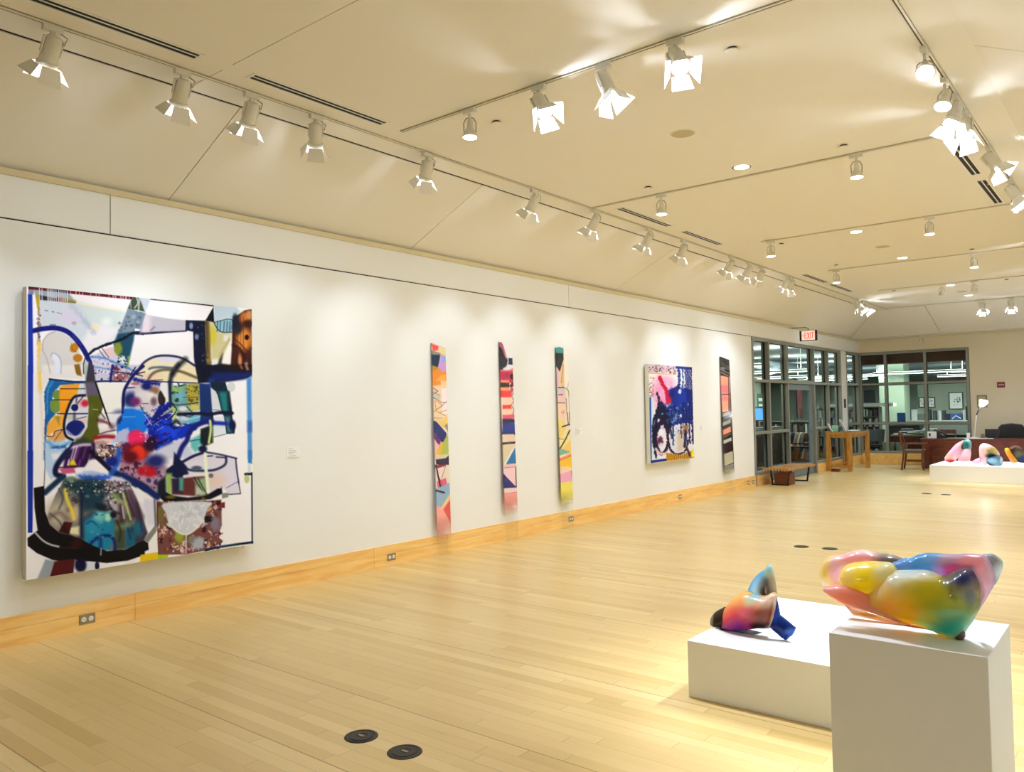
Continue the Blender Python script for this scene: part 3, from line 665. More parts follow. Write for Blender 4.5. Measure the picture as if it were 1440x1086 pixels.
p.blob(660,530,22,38,(130,145,185),.4); p.blob(725,660,22,34,(120,135,175),.5); p.blob(860,930,24,24,(140,120,50),.5); p.poly([(925,305),(932,490),(830,465)], (10,10,26))
p.poly([(932,490),(1110,450),(1160,492),(1130,605),(1030,605),(975,570)], (146,196,214), 2); p.line([(930,490),(1110,450),(1165,495)], 9, (24,50,76)); p.line([(930,490),(975,570),(1030,605),(1135,605)], 11, (20,44,70))
for x in (975,1008,1052,1088,1120): p.line([(x,478),(x-8,595)], 9, (30,56,84), 1.5, 1, False)
p.poly([(1375,335),(1290,352),(1190,412),(1150,500),(1138,800),(1118,1095),(1375,1095)], (58,24,16), 2); p.blob(1300,440,62,75,(196,116,54),.5); p.blob(1345,400,30,60,(205,140,80),.5); p.blob(1290,690,95,130,(212,136,54),.45); p.blob(1200,560,60,70,(26,32,44),.5); p.blob(1180,470,35,80,(12,26,46),.5); p.blob(1330,500,60,40,(50,22,14),.6)
p.blob(1318,665,26,32,(18,6,8),.2); p.blob(1235,940,22,80,(200,130,90),.6); p.blob(1310,1000,20,60,(200,150,120),.6)
for x in (1180,1210,1245,1272,1282,1330,1350): p.line([(x,420+abs(1270-x)*.4),(x+2,900)], 4, (90,26,20), .7, .8, False)
p.line([(1160,680),(1230,730),(1330,830),(1375,790)], 10, (60,14,10)); p.line([(1150,760),(1230,800),(1310,950)], 22, (40,12,12), 3); p.line([(1290,352),(1375,338)], 8, (60,20,16)); p.line([(1300,870),(1375,870)],5,(80,20,16))
# dome
D(); p.poly([(30,60),(120,-30),(300,-80),(560,-40),(690,20),(740,190),(160,180),(0,110)], (238,226,186), 4); p.blob(160,110,120,60,(236,208,192),.8); p.blob(620,60,90,60,(236,218,150),.7); p.blob(330,-10,130,40,(236,236,246),.6)
B(); p.poly([(40,1095),(110,985),(230,905),(380,895),(560,925),(700,1005),(720,1095)], (238,228,196), 4); p.blob(400,930,140,32,(222,224,244),.6); p.line([(15,1095),(90,975),(220,898),(380,882),(550,912),(700,1000)], 24, (16,18,66), 2); p.line([(165,1040),(220,1020),(460,1030)], 16, (60,80,120), 3)
p.line([(590,925),(500,1010),(440,1100)], 48, (18,20,26), 7)
D(); p.line([(510,-15),(440,80),(412,190),(405,440)], 42, (16,20,34), 5); p.line([(150,165),(190,105),(250,66),(350,45),(460,55),(560,75),(720,140)], 22, (60,44,22), 4); p.line([(160,35),(300,12),(460,28)], 12, (70,90,120), 3)
p.line([(0,100),(110,72)], 14, NV); p.line([(0,20),(-60,110)], 16, NV); p.line([(150,180),(420,192),(740,205)], 14, NV); p.line([(180,172),(320,165)],9,(70,20,20))
# left blue mitten
C(); p.warp(.6,3).poly([(330,150),(500,185),(790,178),(790,205),(460,228),(380,310),(345,440),(400,560),(320,670),(290,830),(270,960),(278,600),(268,310)], (22,98,166), 2); p.line([(370,180),(310,300),(300,560)], 14, (70,160,220), 3); p.line([(285,300),(282,600),(268,1090)], 12, (20,60,140), 2); p.warp(0)
p.poly([(450,262),(480,225),(690,208),(650,350),(590,360),(520,560),(500,600),(450,560)], (240,158,34), 2); p.poly([(450,240),(450,570),(520,570),(600,360),(640,350),(660,260)], (242,164,40), 3); p.poly([(690,208),(745,208),(745,330),(650,350)], (206,216,226), 2)
p.poly([(380,590),(520,570),(490,740),(430,740),(300,830),(300,700)], (240,170,60), 3); p.blob(430,340,64,58,(112,142,62),.1); p.blob(400,470,66,84,(116,148,62),.1); p.poly([(445,290),(600,290),(560,400),(445,400)], (242,160,34), 2); p.poly([(448,405),(560,405),(520,555),(448,555)], (244,158,36), 2); p.poly([(395,590),(450,590),(440,690)], (150,140,40), 4)
p.poly([(300,825),(370,825),(390,770),(480,745),(525,860),(380,950),(320,920)], (228,168,96), 4); p.line([(300,825),(370,825),(395,770),(480,745)], 11, (40,20,20)); p.line([(480,750),(400,860),(345,960)], 8, (60,40,30)); 
p.line([(455,268),(600,270),(745,268)], 10, (30,20,50)); p.line([(350,400),(560,400),(745,402)], 10, (20,20,60)); p.line([(330,155),(600,185),(800,188),(1000,180),(1240,192)], 20, (14,20,82)); 
# lower left pale blue
p.warp(1.5,3).poly([(275,880),(560,880),(470,1095),(262,1095)], (176,208,244), 6); p.line([(290,880),(420,950),(560,900)], 30, (84,160,224), 4); p.line([(350,960),(520,940)], 22, (30,80,150), 3); p.warp(0); E_(); p.poly([(190,-5),(340,-5),(262,130),(270,210),(235,225),(195,150)], (186,212,242), 4); p.line([(185,-5),(188,120),(180,280)], 6, (50,60,90)); p.poly([(240,20),(320,10),(300,60),(250,70)],(236,240,250),4)
# eye shapes
C(); p.poly([(740,345),(640,360),(590,430),(520,620),(500,760),(560,850),(700,860),(770,700),(780,350)], (218,218,230), 3, 1, True); p.blob(720,440,70,48,(226,180,196),.5); p.blob(745,440,44,40,(196,40,56),.5); p.blob(590,600,60,40,(196,200,180),.6); p.blob(720,650,50,30,(226,196,190),.5)
p.line([(745,345),(630,360),(575,430),(525,560),(498,700),(520,820),(600,870)], 30, (14,16,40), 1.5); p.line([(740,345),(660,440),(640,520)], 12, (30,30,50)); p.line([(650,360),(640,430)],14,(40,50,80),3)
p.blob(624,490,42,42,(18,24,92),.08); p.blob(632,730,112,92,(14,28,110),.08,1,-.2); p.line([(420,560),(600,562),(775,560)], 15, (12,28,84)); p.line([(622,560),(618,640)], 20, (40,50,90), 4); p.line([(640,625),(760,598)], 9, (30,30,60)); p.line([(530,760),(640,835),(740,740)], 16, (210,216,236), 3); p.poly([(760,700),(700,800),(740,800),(780,720)], (228,232,240), 2)
# white quad
p.poly([(880,198),(1245,190),(1205,320),(1185,552),(975,552)], (246,246,243), 1.5); p.line([(975,556),(1190,552)], 6, (60,70,100))
# olive form
A(); p.poly([(740,925),(790,960),(790,1095),(728,1095)], (190,206,200), 2); p.line([(745,915),(728,1000),(732,1095)], 12, BK); p.poly([(785,970),(832,965),(850,1095),(780,1095)], (58,44,90), 2); 
C(); p.poly([(730,-5),(790,-5),(790,170),(745,160)], (170,190,186), 2); p.poly([(784,-5),(848,-5),(872,200),(750,200)], (58,52,70), 2); p.poly([(748,195),(872,195),(960,470),(905,640),(915,800),(860,850),(850,905),(680,905),(700,840),(770,720),(790,480)], (82,88,22), 2); p.poly([(748,195),(872,195),(915,350),(760,350)], (98,88,116), 6); p.blob(820,520,30,60,(92,98,30),.6); p.line([(840,512),(895,515)], 9, (190,190,150)); p.line([(868,195),(930,380),(1020,640),(1040,700)], 20, (16,14,26))
p.poly([(640,860),(720,830),(850,900),(850,990),(560,960)],(50,62,40),5)
p.poly([(905,590),(960,560),(1030,700),(1120,720),(1080,790),(920,800),(895,680)], (226,222,228), 3); p.line([(900,640),(980,660),(1060,720)], 34, (84,26,30), 6); p.line([(930,570),(990,640)], 14, (230,230,230), 2); p.line([(920,540),(980,620)],10,(40,30,40),3); p.blob(960,710,60,34,(240,236,240),.3)
p.line([(860,850),(960,830),(1080,835)], 46, (150,20,28), 4); p.line([(920,800),(1000,775),(1100,755)], 12, (60,30,60), 2); p.poly([(860,870),(1050,880),(1000,920),(860,915)],(222,170,160),4)
p.blob(1150,620,90,90,(24,40,120),.6); p.poly([(1010,560),(1190,555),(1130,620),(1100,690),(1030,650)], (236,236,244), 4)
# heart of the picture: figure head, bright blue, red
p.poly([(1215,240),(1430,215),(1430,540),(1190,560),(1200,350)], (212,212,232), 4); p.blob(1290,400,95,90,(26,40,110),.5); p.blob(1350,420,60,52,(100,30,96),.5); p.line([(1190,560),(1198,330),(1240,220),(1330,90),(1430,5)], 36, (14,20,88), 1.5); p.line([(1240,260),(1430,250)], 14, (20,26,96)); p.line([(1070,-5),(1042,180)], 28, (18,28,110), 2); p.line([(1060,70),(1300,95),(1420,120)], 12, (20,26,100)); p.line([(1290,120),(1420,200)],10,(16,24,100)); p.blob(1340,210,60,20,(180,110,120),.5)
D(); p.poly([(-5,240),(290,205),(290,330),(360,450),(260,520),(100,560),(-5,540)], (212,206,216), 4); p.blob(120,360,110,80,(226,224,228),.6); p.blob(220,290,60,46,(146,106,84),.5); p.blob(180,350,50,40,(236,232,230),.6); p.blob(310,380,46,92,(44,32,34),.15); p.blob(215,420,36,50,(120,90,110),.6); p.blob(0,420,60,52,(110,40,110),.6); p.warp(1,2).line([(-5,160),(120,190),(290,215)], 40, (22,36,130), 3); p.warp(0); p.line([(80,445),(150,445)],9,(90,30,50)); p.blob(130,240,60,46,(16,28,110),.5)
p.poly([(290,205),(400,200),(418,440),(370,450),(350,380),(300,290)], (242,242,246), 1.5)
C(); p.warp(1.5,4).poly([(1200,490),(1300,500),(1440,520),(1440,1000),(1080,1095),(1000,1000),(1150,940),(1110,860),(1130,720),(1190,600)], (14,118,232), 2); p.poly([(1060,905),(1130,790),(1250,725),(1275,880),(1200,920)], (188,196,236), 3); p.warp(0); p.line([(1190,600),(1300,600),(1430,590)], 9, (110,180,240), 2); p.line([(1210,490),(1330,500),(1430,545)], 14, (150,200,240), 3)
p.warp(2,3).poly([(1150,910),(1280,900),(1440,930),(1440,1095),(1150,1095)], (90,30,70), 6); p.poly([(860,900),(960,880),(1010,1000),(1160,920),(1180,980),(1160,1095),(960,1095),(880,1000)], (176,150,160), 3); p.speck(900,910,1160,1080,60,[(60,30,40),(230,220,215),(120,70,50),(40,60,120),(200,170,140)],(7,22)); p.warp(0)
D(); p.warp(2,4,3).poly([(-5,530),(110,545),(180,640),(130,790),(-5,800)], (16,124,236), 2); p.poly([(100,620),(200,520),(330,440),(440,430),(430,700),(560,720),(770,600),(790,660),(700,760),(600,850),(430,880),(420,960),(330,985),(230,1000),(160,900),(140,760)], (14,46,196), 2); p.poly([(220,540),(330,470),(430,460),(430,640),(300,620),(180,760),(170,660)], (16,24,110), 4, .8); p.warp(3,3,8).poly([(300,640),(520,740),(480,850),(330,850),(280,740)], (20,70,236), 6, .9); p.blob(380,930,60,60,(12,36,150),.5); p.blob(190,900,80,80,(26,10,54),.5); p.warp(0)
for (a, b, c, d_) in ((100,560,190,700),(140,740,60,860),(300,590,360,560),(180,640,130,700),(260,500,160,610),(330,560,450,480),(90,500,180,600)): p.line([(a,b),(c,d_)], 9, (214,196,226), 1)
p.poly([(150,540),(250,520),(190,610)], (222,212,214), 2); p.speck(60,480,440,720,50,[(220,220,240),(14,20,90),(60,100,230)],(3,10),4,.8); p.speck(80,700,430,960,40,[(20,90,240),(10,20,120),(120,40,120)],(5,18),5,.7)
C(); p.blob(1362,860,92,96,(240,40,104),.3); p.blob(1350,1010,130,100,(122,12,30),.6); p.blob(1374,1000,66,66,(242,64,34),.4); D(); p.blob(0,850,92,96,(240,40,104),.3); p.blob(35,1000,110,90,(130,14,30),.6); p.blob(32,1000,58,62,(242,62,34),.4); p.blob(30,1010,24,24,(255,120,60),.4); p.blob(170,930,70,80,(44,12,40),.5); p.line([(60,790),(150,820),(110,880)], 14, (226,130,190), 2); p.speck(60,780,200,900,16,[(240,180,220),(200,40,110)],(3,8))
# green window and navy column
p.warp(.8,3).poly([(430,235),(745,205),(752,520),(640,540),(500,560),(420,440)], (112,162,152), 3); p.poly([(600,225),(745,205),(752,505),(670,520),(620,440)], (176,160,58), 4); p.blob(520,350,50,80,(110,180,214),.6); p.blob(700,490,60,36,(206,204,110),.5); p.speck(600,230,740,430,30,[(90,80,30),(210,190,80),(60,70,40)],(5,16)); p.speck(440,240,560,420,14,[(30,60,50),(150,190,90)],(6,22)); p.warp(0)
p.line([(400,440),(500,462),(740,435)], 13, (16,60,90)); p.line([(560,372),(745,372)], 7, (40,50,50)); p.line([(680,240),(745,300)],9,(30,36,30)); p.line([(400,190),(410,440)], 34, (14,30,70), 3); p.blob(560,505,56,30,(230,230,238),.5); p.line([(600,480),(660,540)],9,(30,30,50)); p.line([(440,490),(470,560),(460,650)], 26, (170,210,70), 4); p.line([(370,550),(440,500)], 16, (206,224,120), 3); p.line([(440,560),(400,560)],10,(235,245,240)); p.poly([(500,590),(760,580),(760,660),(560,690)], (100,180,214), 4); p.line([(600,640),(750,600)], 9, (200,226,236)); p.blob(575,620,50,26,(214,216,226),.5); p.line([(430,690),(480,650),(520,690)], 40, (14,20,50), 5); p.poly([(485,690),(515,690),(512,725),(485,722)],(240,245,250),1)
p.poly([(750,205),(882,215),(912,600),(905,650),(765,655)], (20,50,112), 2)
for k in range(15): p.line([(755,262+k*20),(830,270+k*20),(900,264+k*20)], 4, (12,30,80), .7, .8)
B(); p.blob(1010,1040,110,60,(10,18,44),.3); D(); p.poly([(705,-10),(1372,-10),(1372,110),(1330,145),(1200,170),(1060,188),(740,205)], (10,14,36), 2); p.poly([(900,80),(1370,70),(1370,120),(1280,158),(1060,182),(900,190)], (14,32,96), 6); p.poly([(1000,-10),(1372,-10),(1372,60),(1200,70)], (30,14,18), 5); p.line([(1240,0),(1260,30)],14,(190,120,80),3); p.line([(1310,0),(1325,40)],18,(220,170,140),4)
p.line([(890,180),(900,230)], 60, (30,60,150), 8)
p.poly([(885,190),(1060,188),(1100,330),(1130,480),(1145,640),(1178,700),(1165,800),(1068,805),(1042,600),(1012,540),(965,340),(890,252)], (14,34,52), 1.5); p.poly([(985,310),(1078,305),(1092,560),(1025,540)], (28,122,122), 5); p.poly([(1052,600),(1110,600),(1130,780),(1082,785)], (66,120,140), 5); p.line([(1100,300),(1130,560)],20,(10,14,30),3); p.blob(1140,700,40,60,(14,16,70),.4)
p.poly([(890,262),(950,305),(1012,545),(905,535)], (218,223,232), 2); p.line([(905,520),(1000,525)], 6, (60,80,120)); p.line([(500,572),(760,562),(860,575),(1000,552),(1140,560)], 38, (12,18,48), 2); p.poly([(915,605),(1035,600),(1055,805),(920,842)], (226,234,244), 2); p.line([(880,680),(960,676),(1070,684)], 46, (24,40,160), 3); p.line([(920,715),(1050,715)], 12, (200,224,240), 2); p.line([(920,842),(1060,806)], 6, (30,30,60))
p.poly([(300,960),(440,900),(570,850),(600,900),(520,1095),(200,1095),(220,1010)], (212,216,238), 5); p.poly([(640,870),(770,800),(800,950),(700,1020),(650,960)], (104,194,198), 4); p.line([(640,890),(700,875),(780,870)], 9, (20,60,90)); p.poly([(560,920),(640,960),(700,1090),(500,1090)], (206,216,240), 5)
p.line([(900,655),(800,668),(700,715),(630,790),(602,880),(545,960),(500,1070)], 58, (20,28,120), 3); p.poly([(765,745),(912,690),(912,905),(800,955),(760,900)], (14,26,34), 3); p.line([(878,650),(885,760),(862,905)], 28, (214,224,150), 2); p.line([(905,720),(908,900)], 8, (120,160,60), 1.5); p.line([(740,940),(790,950)],10,(235,240,240)); p.blob(790,980,50,40,(14,18,50),.4)
p.blob(1130,250,48,56,(214,220,222),.12); p.poly([(1312,160),(1370,130),(1372,1095),(1322,1095)], (78,144,208), 3); p.poly([(1325,655),(1372,655),(1372,775),(1325,775)], (50,90,170), 6); F_(); p.poly([(905,-5),(938,-5),(937,106),(905,100)], (56,126,196), 2)
D(); p.warp(1,2)
for pts, w, c in (([(430,440),(480,520),(430,600)],14,(10,16,50)), ([(500,200),(520,240),(600,215)],12,(14,40,70)), ([(440,300),(500,320)],8,(16,40,60)), ([(330,440),(260,520),(230,600)],16,(12,24,120)), ([(240,620),(330,680),(430,700)],18,(10,20,110)), ([(160,780),(260,820),(400,800)],16,(14,26,150)), ([(60,470),(110,560),(170,600)],8,(30,30,60)), ([(200,940),(300,900),(380,860)],20,(10,16,90)), ([(560,680),(640,700),(720,690)],14,(14,40,90)), ([(520,560),(620,600),(720,560)],10,(20,20,40)), ([(420,700),(450,740),(500,720)],16,(12,14,40)), ([(900,560),(905,640)],18,(10,14,40))): p.line(pts, w, c, 1.2)
p.warp(0)
for (a, b, c, d_) in ((120,620,200,560),(220,690,300,640),(330,560,420,500),(250,760,330,720),(380,620,440,560),(150,690,220,650)): p.line([(a,b),(c,d_)], 5, (200,206,240), .8, .9, False)
C(); p.speck(880,900,1200,1080,60,[(24,16,30),(250,244,240),(150,60,50),(20,40,120)],(3,10),31,.9); p.speck(560,930,840,1080,30,[(250,246,250),(20,8,30),(160,90,180)],(3,8),32,.8)
B(); p.speck(700,500,880,950,26,[(60,80,120),(6,8,20),(120,130,160)],(4,12),33,.6)
# lower part: palette form
F_(); p.poly([(370,100),(560,8),(812,60),(822,240),(846,346),(750,352),(700,300),(560,350),(250,340),(250,160)], (222,218,234), 2); p.blob(640,240,80,60,(228,208,200),.6); p.blob(470,140,90,60,(226,226,244),.7)
p.line([(240,165),(370,92),(470,40),(560,10)], 22, (14,20,76), 2); p.line([(560,10),(680,30),(812,62)], 12, (14,20,70), 2); p.line([(806,62),(815,160),(830,262)], 11, (22,28,84), 1.5); p.line([(828,255),(844,346),(750,352)], 7, (30,24,40), 1, 1, False); p.line([(728,50),(720,110),(640,152),(540,160),(430,152),(372,105)], 17, (14,20,60), 2.5); p.line([(560,45),(620,40)], 10, (20,20,40)); p.line([(650,50),(720,55)],10,(30,30,60),2); p.blob(490,140,42,20,(80,90,110),.4); p.line([(730,300),(820,250)],5,(80,80,120)); p.blob(605,200,20,18,(110,105,105),.4)
p.poly([(-5,110),(60,60),(255,130),(240,200),(165,322),(-5,245)], (172,144,166), 4); p.speck(0,90,230,300,44,[(90,40,80),(40,40,110),(210,180,190),(150,90,130)],(6,20),6,.8); p.blob(112,160,54,48,(192,14,32),.4); p.blob(50,130,50,40,(180,60,60),.5); p.blob(10,30,60,50,(230,60,34),.5); p.line([(30,130),(80,160)], 10, (230,150,130)); p.blob(160,80,80,50,(30,36,110),.6)
p.poly([(310,10),(350,60),(405,120),(430,200),(345,225),(240,190),(250,150),(300,110)], (10,18,62), 3)
p.poly([(245,180),(290,180),(285,350),(250,340)], (150,190,90), 4); p.poly([(290,225),(570,200),(575,372),(290,350)], (100,46,48), 3); p.poly([(290,225),(380,215),(375,340),(300,340)], (34,30,60), 5); p.poly([(350,215),(385,215),(380,320),(350,320)], (84,156,146), 4); p.poly([(470,230),(560,215),(575,350),(520,370)], (150,180,130), 5); p.line([(470,215),(540,330)], 9, (24,30,30), 2); p.line([(500,220),(570,350)], 8, (24,30,30), 2); p.poly([(480,280),(560,340),(480,360)],(190,204,190),4)
p.line([(390,205),(470,192),(560,190)], 22, (232,232,232), 2.5); p.line([(560,25),(568,180),(582,330)], 28, (240,246,228), 2)
p.poly([(180,330),(240,330),(300,360),(420,375),(560,362),(690,285),(698,345),(600,390),(420,402),(230,412),(170,350)], (12,12,24), 2); p.poly([(175,250),(240,200),(245,360),(170,350)], (20,26,40), 4); p.blob(670,290,20,14,(220,210,215),.3); p.blob(280,370,40,14,(110,90,40),.5); p.line([(540,380),(560,410)],16,(120,110,50),3)
# mauve canvas (left half), blue diagonals
E_(); p.poly([(800,30),(972,90),(980,250),(860,210),(780,160)], (170,130,152), 4); p.speck(790,40,970,230,40,[(60,20,50),(210,150,190),(150,70,120),(40,40,110)],(6,18),7,.8); p.blob(930,20,60,50,(226,50,30),.5); p.blob(870,50,60,50,(90,10,30),.5); p.blob(960,160,34,34,(180,20,40),.5)
p.warp(1.5,3).poly([(440,190),(560,160),(700,196),(720,220),(640,255),(500,240)], (56,98,222), 4); p.blob(560,175,90,22,(186,206,244),.5); p.warp(0); p.line([(730,170),(860,225),(985,300)], 58, (14,34,96), 4); p.poly([(720,200),(800,210),(880,260),(870,285),(780,270),(720,240)], (214,218,240), 4)
F_(); p.line([(-10,252),(80,300),(170,368)], 56, (14,32,90), 4)
p.poly([(10,290),(130,375),(150,400),(160,590),(70,720),(20,420),(-5,380)], (240,240,248), 2); p.poly([(40,380),(150,400),(155,590),(100,600)], (220,220,240), 6)
E_(); p.poly([(880,290),(980,340),(980,420),(930,400)], (244,244,250), 2)
p.line([(370,-5),(285,110),(275,180),(330,200)], 44, (14,16,58), 3); p.line([(335,200),(260,265),(188,330)], 44, (16,46,76), 3)
p.poly([(360,-5),(580,-5),(560,60),(500,130),(440,130),(330,140)], (42,14,66), 3); p.line([(400,-5),(372,110)], 14, (222,214,236), 2); p.line([(430,-5),(400,90)], 9, (150,60,160), 2); p.poly([(378,112),(412,36),(440,112)], (236,202,48), 2.5); p.line([(490,-5),(460,110)], 16, (120,40,130), 2.5); p.line([(550,-5),(545,60),(528,108)], 12, (238,232,236), 2); p.line([(470,-5),(520,90)],8,(20,8,26),2)
C(); p.poly([(560,960),(600,910),(860,905),(870,1000),(885,1095),(470,1095)], (48,16,66), 4); p.line([(575,960),(700,930),(800,925)], 30, (226,214,236), 4)
for x, c in ((600,(220,216,240)),(630,(240,240,246)),(655,(140,60,170)),(700,(24,10,40)),(735,(110,50,140)),(775,(30,12,44)),(810,(120,60,130))): p.line([(x+20,950),(x-20,1090)], 14, c, 2, .9, False)
p.line([(480,1090),(560,970),(600,905)], 30, (14,30,84), 2)
E_(); p.poly([(300,140),(420,128),(432,172),(330,182)], (200,84,130), 3); p.line([(300,130),(440,125)],10,(60,20,50),2); p.poly([(590,66),(712,165),(640,172),(540,150),(440,158),(440,132),(510,130),(545,100)], (246,242,248), 2); p.line([(560,5),(650,90),(735,172)], 38, (12,10,30), 2); p.line([(780,-5),(770,90),(720,180)],44,(34,90,200),4,.9); p.blob(720,80,50,46,(16,34,130),.4); p.speck(600,0,720,60,20,[(60,30,40),(230,220,215),(120,70,50)],(6,14))
# skirt
sk = [(345,215),(430,225),(560,232),(700,240),(860,250),(920,380),(972,520),(985,720),(880,775),(760,800),(620,790),(500,735),(300,650),(220,580),(208,505),(270,350)]
p.poly(sk, (112,110,108), 2); p.blob(290,500,90,110,(186,176,156),.7); p.blob(430,480,60,80,(190,170,140),.7); p.poly([(345,215),(560,232),(680,250),(660,440),(500,480),(490,330),(330,300)], (34,58,66), 8); p.blob(560,340,110,120,(24,56,76),.6); p.blob(400,225,40,24,(110,132,112),.5); p.blob(740,420,70,90,(172,164,178),.6); p.blob(760,360,50,40,(90,110,90),.6); p.poly([(840,260),(900,360),(972,520),(972,640),(880,560),(860,420)], (84,58,80), 8); p.poly([(700,240),(800,235),(870,300),(760,320),(680,290)],(214,206,226),6); p.blob(690,290,40,50,(90,76,76),.6); p.blob(780,270,40,24,(60,40,50),.6)
p.poly([(490,560),(590,480),(720,490),(745,600),(740,700),(700,790),(600,790),(500,735)], (26,128,162), 5); p.blob(620,520,50,50,(108,192,194),.6); p.blob(690,530,26,34,(168,220,190),.5); p.blob(570,610,50,50,(40,140,176),.7); p.poly([(745,560),(830,540),(830,780),(745,795)], (64,74,54), 6); p.poly([(830,600),(972,600),(972,720),(880,770),(830,780)], (26,92,124), 6); p.line([(790,430),(800,560)], 30, (70,40,50), 6); p.line([(480,330),(478,560),(480,690)], 30, (14,26,56), 6); p.blob(640,450,50,30,(16,30,40),.6); p.blob(735,510,26,26,(16,16,30),.5); p.line([(860,520),(890,640)],24,(30,40,54),8)
p.line([(220,530),(300,490),(360,540)], 22, (96,76,70), 8, .8); p.line([(370,470),(450,380)], 18, (90,66,60), 8, .8); p.line([(500,540),(580,490)],24,(40,56,76),8); p.line([(770,610),(860,590),(960,530)], 24, (150,160,120), 10, .8); p.speck(330,240,860,420,50,[(20,30,40),(140,150,140),(60,80,90)],(6,20),9,.5)
p.line([(350,308),(365,390),(400,470),(418,542)], 27, (228,204,72), 3); p.line([(812,340),(840,440),(872,548)], 14, (206,214,120), 3); p.line([(740,355),(770,395),(830,415)], 20, (166,176,120), 8); p.line([(805,440),(820,540)],8,(220,220,225),2); p.poly([(385,610),(460,600),(460,670),(380,662)], (228,224,180), 4)
p.line([(545,750),(580,710),(640,680),(705,680),(740,720),(745,800)], 24, (14,34,110), 3); p.line([(630,700),(632,780)],22,(16,40,110),5); p.speck(640,250,760,420,24,[(230,225,230),(40,30,40)],(5,14),12,.7)
F_(); p.poly([(-5,380),(20,420),(60,560),(95,660),(60,720),(-5,745)], (64,52,70), 3); p.blob(20,620,40,60,(30,100,126),.6)
# ink over the skirt
E_()
for pts, w, c in (([(300,300),(330,380),(300,460)],12,(60,60,60)), ([(230,500),(300,560),(330,620)],12,(70,60,56)), ([(500,260),(560,300),(620,290),(660,330)],16,(14,24,34)), ([(680,340),(720,300),(780,310),(800,380)],14,(30,30,40)), ([(690,400),(720,470),(780,500)],18,(34,30,50)), ([(600,420),(660,470),(720,460)],14,(16,24,40)), ([(820,300),(860,420),(900,520)],12,(50,26,44)), ([(760,560),(790,640),(780,720)],16,(40,40,30)), ([(850,620),(870,700)],14,(14,50,80)), ([(520,580),(560,560),(600,590)],10,(10,60,100)), ([(930,450),(950,560),(965,640)],12,(50,30,60))): p.line(pts, w, c, 3, .85)
p.speck(330,225,700,330,60,[(16,26,34),(130,150,150),(200,206,200),(30,60,80)],(3,10),41,.8); p.speck(690,250,880,330,40,[(240,236,240),(60,40,50),(170,130,150)],(3,8),42,.9); p.speck(500,490,740,760,40,[(14,100,140),(90,170,190),(20,60,90)],(4,12),43,.5)
# black U
E_(); p.poly([(98,292),(182,276),(188,480),(225,585),(300,650),(460,695),(560,752),(680,800),(830,790),(985,715),(985,832),(850,878),(680,896),(540,882),(400,892),(250,870),(120,812),(50,755),(48,692),(128,632),(104,450)], (12,8,12), 1.2); p.line([(112,652),(170,712),(230,745),(295,762)], 15, (186,186,192), 1.5); p.poly([(340,562),(406,570),(380,662),(300,645)], (72,14,16), 2); p.line([(350,570),(320,640)],6,(20,6,8)); p.blob(440,740,50,40,(44,10,14),.6); p.line([(300,772),(440,772)], 7, (60,26,26)); p.poly([(258,880),(424,860),(416,990),(215,1020)], (78,20,24), 1.5); p.poly([(190,862),(262,876),(220,1015),(118,1034)], (152,162,174), 2.5); p.poly([(425,870),(625,895),(610,960),(415,990)], (216,222,236), 3); p.blob(470,910,46,56,(10,12,46),.3); p.blob(602,918,18,34,(10,12,46),.3); p.line([(635,780),(632,830)],8,(200,200,210),2)
p.poly([(300,640),(340,580),(380,660),(420,690)],(40,10,12),4)
F_(); p.poly([(-5,745),(62,716),(97,738),(102,792),(-5,834)], (12,8,12), 1.2); p.poly([(158,590),(168,600),(164,645),(98,735),(60,716)], (132,132,132), 1.5); p.line([(150,395),(160,600)], 20, (120,120,126), 1.5); p.poly([(35,832),(175,812),(175,874),(30,898)], (232,196,20), 1.2); p.poly([(175,814),(262,830),(250,862),(175,874)], (172,202,30), 1.2)
# collage disc
p.poly([(168,402),(240,408),(590,402),(688,392),(690,600),(655,690),(700,725),(640,770),(560,800),(400,832),(180,832)], (120,72,70), 1.5)
p.warp(1.6,2).speck(175,410,680,810,240,[(226,200,200),(150,50,60),(60,24,30),(190,130,120),(110,90,50),(240,236,240),(90,40,60),(200,160,120)],(6,26),11,1,.45); p.blob(350,680,40,60,(150,166,60),.5); p.blob(200,520,34,80,(120,104,60),.5); p.blob(580,550,50,26,(14,16,22),.3); p.blob(270,600,26,30,(30,26,30),.3); p.blob(640,590,40,60,(130,120,140),.5); p.poly([(420,690),(478,680),(478,755),(425,760)], (132,126,120), 2); p.poly([(480,690),(550,700),(540,790),(440,790)],(170,180,192),4); p.warp(0)
p.poly([(233,420),(592,412),(575,470),(540,560),(490,620),(430,668),(390,672),(320,640),(262,575),(240,500)], (208,215,226), 2, 1, True); p.speck(260,430,560,620,60,[(226,230,236),(190,196,210),(236,238,244)],(10,30),13,.7,.5); p.line([(262,575),(320,640),(400,672),(480,630),(545,560)], 12, (240,236,230), 2); p.line([(405,670),(400,820)], 10, (225,225,225), 2)
p.line([(170,410),(180,830)], 6, (60,20,24)); p.poly([(690,342),(746,338),(746,372),(695,386)], (134,136,136), 1); p.poly([(686,420),(716,412),(716,460),(688,460)], (120,30,40), 1); p.blob(665,420,20,20,(60,14,20),.3)
p.line([(936,180),(936,745)], 11, (12,22,54), 1, 1, False); p.line([(938,738),(800,755),(660,775),(560,800)], 18, (12,24,54), 1.2, 1, False); p.line([(800,752),(640,775)], 5, (20,110,130)); p.poly([(874,180),(940,174),(940,196),(876,202)], (20,30,42)); p.blob(895,228,20,34,(196,202,140),.2); p.poly([(905,100),(925,104),(925,178),(905,178)],(214,222,226),2)

